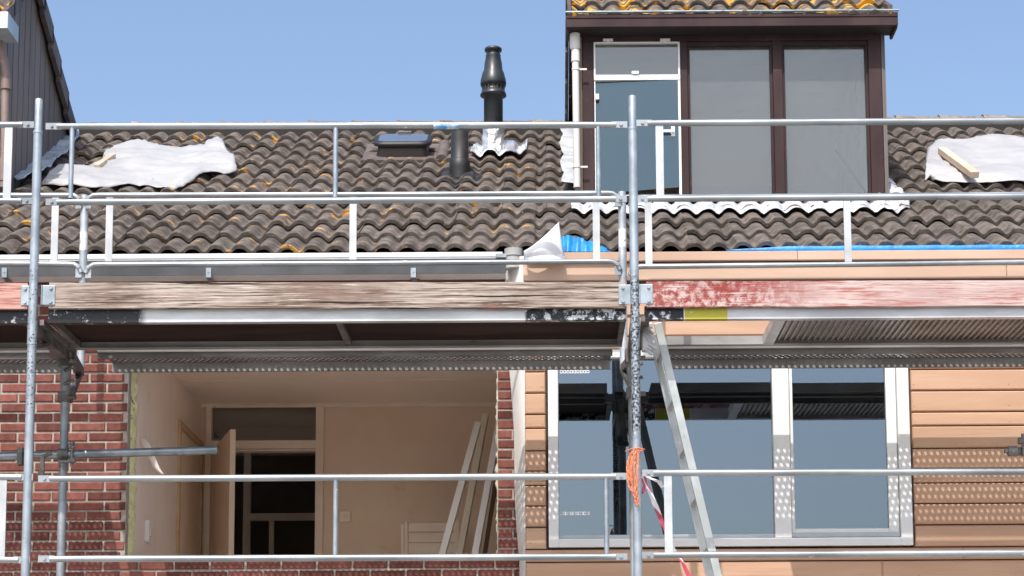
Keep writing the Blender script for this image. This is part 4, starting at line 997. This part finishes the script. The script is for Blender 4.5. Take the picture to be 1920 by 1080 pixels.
m=MB(); c2=P(80,856,DTt-.03); m.bar(c2,c2+Vector((.0,0,-.09)),.022,.02); m.tube([c2+Vector((-.12,0,.04)),c2+Vector((-.05,0,.0)),c2+Vector((.0,0,.0)),c2+Vector((.05,0,.02))],.011,8); m.box(c2.x-.14,c2.x-.11,DTt-.06,DTt,c2.z-.05,c2.z+.05); m.box(c2.x-.02,c2.x+.012,DTt-.05,DTt-.02,c2.z-.13,c2.z-.09)
m.build('swivel_clamp',steel,tb,bevel=.002)
m=MB(); a=P(1900,846,DTt-.1); m.tube([a,a+Vector((.5,.3,.02))],RP2,16); m.tube([a+Vector((-.03,0,.0)),a+Vector((.02,0,0))],.03,14); m.tube([a+Vector((.06,.0,-.03)),a+Vector((.06,.0,.1))],.013,8); m.tube([a+Vector((.03,.0,.06)),a+Vector((.09,.0,.055))],.02,8); m.box(a.x-.05,a.x+.02,a.y-.02,a.y+.02,a.z-.01,a.z+.01)
m.build('wall_tie',steel,scf,bevel=.001)
# ================================================================= LADDER
lm=mat('ladder_metal',(.36,.39,.385),(.50,.52,.51),6,rough=.42,metal=.35,spots=[((.8,.82,.8),18,.66,.71),((.2,.22,.2),9,.64,.76)])
LD=DF+.26; top=P(1233,606,LD); bt=P(1345,1075,LD); dvl=(bt-top); 
zend=ZB-LIFT+.06; k=(top.z-zend)/(top.z-bt.z); bot=top+dvl*k
lad=empty('ladder',bot,'grey aluminium access ladder leaning steeply beside the middle post','ladder')
W_=.30
for s in (0,1):
    m=MB(); o_=Vector((-.012*s,W_*s,0)); m.bar(top+o_,bot+o_,.044,.022,up=Vector((0,1,0))); m.build('stile',lm,lad,bevel=.002)
nr=7
for i in range(nr):
    c=top+(bot-top)*((i+.55)/nr); m=MB(); m.tube([c+Vector((0,.011,0)),c+Vector((-.012,W_-.011,0))],.014,10); m.build('rung',lm,lad)
m=MB(); m.box(top.x-.09,top.x-.03,LD-.02,LD+.03,top.z-.16,top.z+.0); 
for k in range(6): c=top+Vector((-.05+random.uniform(-.02,.02),0,-.03*k)); m.tube([c+Vector((-.02,-.02,0)),c+Vector((.02,-.02,-.03))],.014,6)
m.build('hook',alu,lad,bevel=.006)
# ================================================================= ROPE, TAPE
rope=mat('orange_rope',(.70,.16,.05),(.85,.32,.14),60,rough=.7,bump=.002,bsc=160,spots=[((.9,.75,.65),55,.64,.70)])
m=MB()
def rp_(pts,D,r=.0036):
    v=[P(a,b,D-.03-c) for a,b,c in pts]; out=[]
    for i in range(len(v)-1):
        for k in range(6):
            t=k/6; p0=v[max(0,i-1)];p1=v[i];p2=v[i+1];p3=v[min(len(v)-1,i+2)]
            out.append(.5*((2*p1)+(p2-p0)*t+(2*p0-5*p1+4*p2-p3)*t*t+(3*p1-p0-3*p2+p3)*t**3))
    out.append(v[-1]); n=len(out)
    for s in (0,1):
        m.tube([q+Vector((math.cos(i*1.1+s*math.pi)*.0045,math.sin(i*1.1+s*math.pi)*.0045,0)) for i,q in enumerate(out)],r*.72,6)
rp_([(1207,842,0),(1196,841,.005),(1184,850,.01),(1177,870,.01),(1177,895,.01),(1181,915,.01),(1187,922,.01)],DF)
rp_([(1205,845,0),(1194,846,.005),(1186,860,.01),(1184,890,.01),(1187,920,.012),(1193,942,.012),(1195,948,.01)],DF)
rp_([(1198,843,0),(1196,860,.008),(1196,890,.01),(1194,920,.01),(1197,945,.01),(1193,930,.02),(1190,900,.02),(1189,870,.016),(1192,848,.01)],DF)
rp_([(1182,850,0),(1179,880,.005),(1184,905,.006),(1182,850,.01)],DF)
rp_([(1174,846,-.05),(1184,842,.004),(1196,840,.006),(1208,843,-.01)],DF)
m.build('rope',rope,label='orange braided rope looped and hanging on the middle scaffold post',cat='rope')
tape=bpy.data.materials.new('barrier_tape'); tape.use_nodes=True; nt=tape.node_tree; bs=nt.nodes['Principled BSDF']; ge=nt.nodes.new('ShaderNodeNewGeometry'); wv=nt.nodes.new('ShaderNodeTexWave'); wv.bands_direction='DIAGONAL'; wv.inputs['Scale'].default_value=3.6; wv.inputs['Distortion'].default_value=1
nt.links.new(ge.outputs['Position'],wv.inputs['Vector']); nt.links.new(mix(nt,ramp(nt,wv.outputs['Fac'],.32,.40),(.80,.76,.76),(.48,.07,.11)),bs.inputs['Base Color']); bs.inputs['Roughness'].default_value=.35
m=MB()
def ribbon(pts,D,w=.022,tw=3):
    rows=[];n=len(pts)*8
    for i in range(n+1):
        s=i/n*(len(pts)-1); j=min(int(s),len(pts)-2); u=s-j
        px=pts[j][0]+(pts[j+1][0]-pts[j][0])*u; py=pts[j][1]+(pts[j+1][1]-pts[j][1])*u
        c=P(px,py,D+pts[j][2]*(1-u)+pts[j+1][2]*u); a=i/n*tw*math.pi+.4; ww=.75*w*(.55+.45*abs(math.cos(a)))
        rows.append([c+Vector((-ww/2,-.008*math.sin(a),-.004)),c+Vector((0,.004*math.cos(3*a),0)),c+Vector((ww/2,.008*math.sin(a),.004))])
    m.grid(rows)
ribbon([(1203,885,0),(1213,910,.02),(1228,945,.03),(1240,975,.04),(1254,1010,.02),(1262,1030,.02),(1280,1055,0),(1294,1085,0),(1300,1120,0)],DF+.10,.034,3.2)
ribbon([(1206,888,0),(1222,898,-.02),(1236,903,-.03),(1242,914,-.03)],DF+.06,.030,1.5)
ribbon([(1203,892,0),(1208,910,0),(1206,925,0)],DF+.05,.025,1)
m.build('barrier_tape',tape,label='red and white barrier tape hanging from the middle post towards the ladder foot',cat='tape')
# ================================================================= THINGS IN THE ROOM
wood=mat('room_board',(.84,.79,.72),(.90,.86,.79),5,st=(1,1,.2),rough=.7,spots=[((.36,.3,.24),12,.62,.75)])
wood2=mat('room_board_yellow',(.82,.73,.56),(.88,.80,.64),5,st=(1,1,.2),rough=.7,spots=[((.36,.3,.2),12,.62,.75)])
def lean(pt,pb,D,w,dp,mt,label):
    a=P(*pt,D+.25);b=P(*pb,D); t=(b-a); k=(a.z-RZF-.002)/(a.z-b.z); e=a+t*k
    m=MB(); m.bar(a,e,w,dp,up=Vector((0,1,0))); return m.build('timber_board',mt,label=label,cat='board',group='boards leaning in the stripped room',bevel=.003)
lean((896,796),(828,1045),13.7,.045,.10,wood,'pale board leaning in the room, leftmost of the leaning boards')
lean((910,780),(861,1045),14.0,.045,.10,wood2,'yellowish board leaning in the room between two paler boards, tallest in view')
lean((937,790),(890,1045),13.6,.045,.10,wood,'pale board leaning in the room, nearest the brick pier')
lean((941,830),(908,1045),14.2,.03,.05,mat('board_dark',(.16,.11,.08),rough=.8),'thin dark board leaning behind the pale boards by the pier')
# folded slatted chair
CD=14.82; c0=P(752,985,CD); c1=P(850,985,CD); ch=empty('folding_chair',(c0.x+.15,CD,RZF),'folded slatted wooden chair standing against the back wall of the room','chair')
cw=mat('chair_wood',(.76,.66,.54),(.82,.73,.6),6,st=(.4,1,1),rough=.6)
tilt=Matrix.Translation((c0.x,CD,0))@Matrix.Rotation(R(-2.2),4,'Y'); zt=Z(770,978,CD)
m=MB(); m.box(.028,.052,-.03,.01,RZF,zt); m.build('leg',cw,ch,bevel=.002); m=MB(); m.box(.40,.43,-.03,.01,RZF,zt); m.build('leg',cw,ch,bevel=.002)
m=MB(); m.box(0,.022,-.012,.012,RZF,zt-.02); m.build('leg',cw,ch,bevel=.002)
for k in range(4):
    m=MB(); z1_=zt-.012-k*.076; m.box(.058,.43,-.02,-.004,z1_-.066-.004*k,z1_,M=Matrix.Translation((c0.x*0,0,0))); 
    m.v=[Vector((v.x+c0.x,v.y+CD,v.z)) for v in m.v]; m.build('slat',cw,ch,bevel=.002)
for o in list(ch.children):
    if o.name.startswith('leg'): o.location.x+=c0.x; o.location.y+=CD
# paper strip hanging from the left wall
m=MB(); rows=[]
pl=[(256,818,13.05),(266,822,13.0),(275,834,12.95),(283,852,12.95),(291,872,12.95),(298,882,12.95),(306,889,12.95)]
for i,(a,b,d) in enumerate(pl):
    w=[1,4,5,5,5,3,1][i]; d-=.1; rows.append([P(a-w,b+w*.5,d),P(a,b,d-.02),P(a+w,b-w*.5,d)])
m.grid(rows); m.build('paper_strip',mat('strip_cream',(.92,.88,.8),rough=.5,tr=.3),label='thin peeling cream strip curling off the left wall of the stripped room',cat='strip')
m=MB(); c=P(768,1040,DW+.08)
for k in range(9):
    x=c.x+random.uniform(-.05,.12); z=OZB+.012; s=random.uniform(.008,.022); m.lathe((x,DW+.06+random.uniform(-.03,.05),z),[(s,-.004),(s*1.1,s*.4),(s*.5,s*.9),(s*.1,s)],7)
m.build('plaster_rubble',mat('rubble_white',(.7,.69,.65),rough=.9,bump=.004),label='small heap of white plaster crumbs on the bare sill below the chair',cat='rubble')

# ================================================================= LIGHT
sd=Vector((.27,1,-1.37)).normalized()
sun=bpy.data.lights.new('sun','SUN'); sun.energy=2.95; sun.angle=R(.5); sun.color=(1,.955,.90)
so=bpy.data.objects.new('sun',sun); col.objects.link(so); so.rotation_euler=sd.to_track_quat('-Z','Y').to_euler(); so.location=(-3,-6,14)
w=bpy.data.worlds.new('World'); sc.world=w; w.use_nodes=True; nt=w.node_tree; bg=nt.nodes['Background']
sk=nt.nodes.new('ShaderNodeTexSky'); sk.sky_type='NISHITA'; sk.sun_disc=False
sk.sun_elevation=math.asin(-sd.z); sk.sun_rotation=math.atan2(-sd.x,-sd.y)%(2*math.pi)
sk.air_density=1.0; sk.dust_density=3.4; sk.ozone_density=2.0
nt.links.new(sk.outputs[0],bg.inputs[0]); bg.inputs[1].default_value=.15
sc.view_settings.view_transform='Standard'; sc.view_settings.look='None'; sc.view_settings.exposure=.60; sc.view_settings.gamma=1
sc.render.engine='CYCLES'
sc.cycles.max_bounces=10; sc.cycles.diffuse_bounces=8; sc.cycles.transparent_max_bounces=16
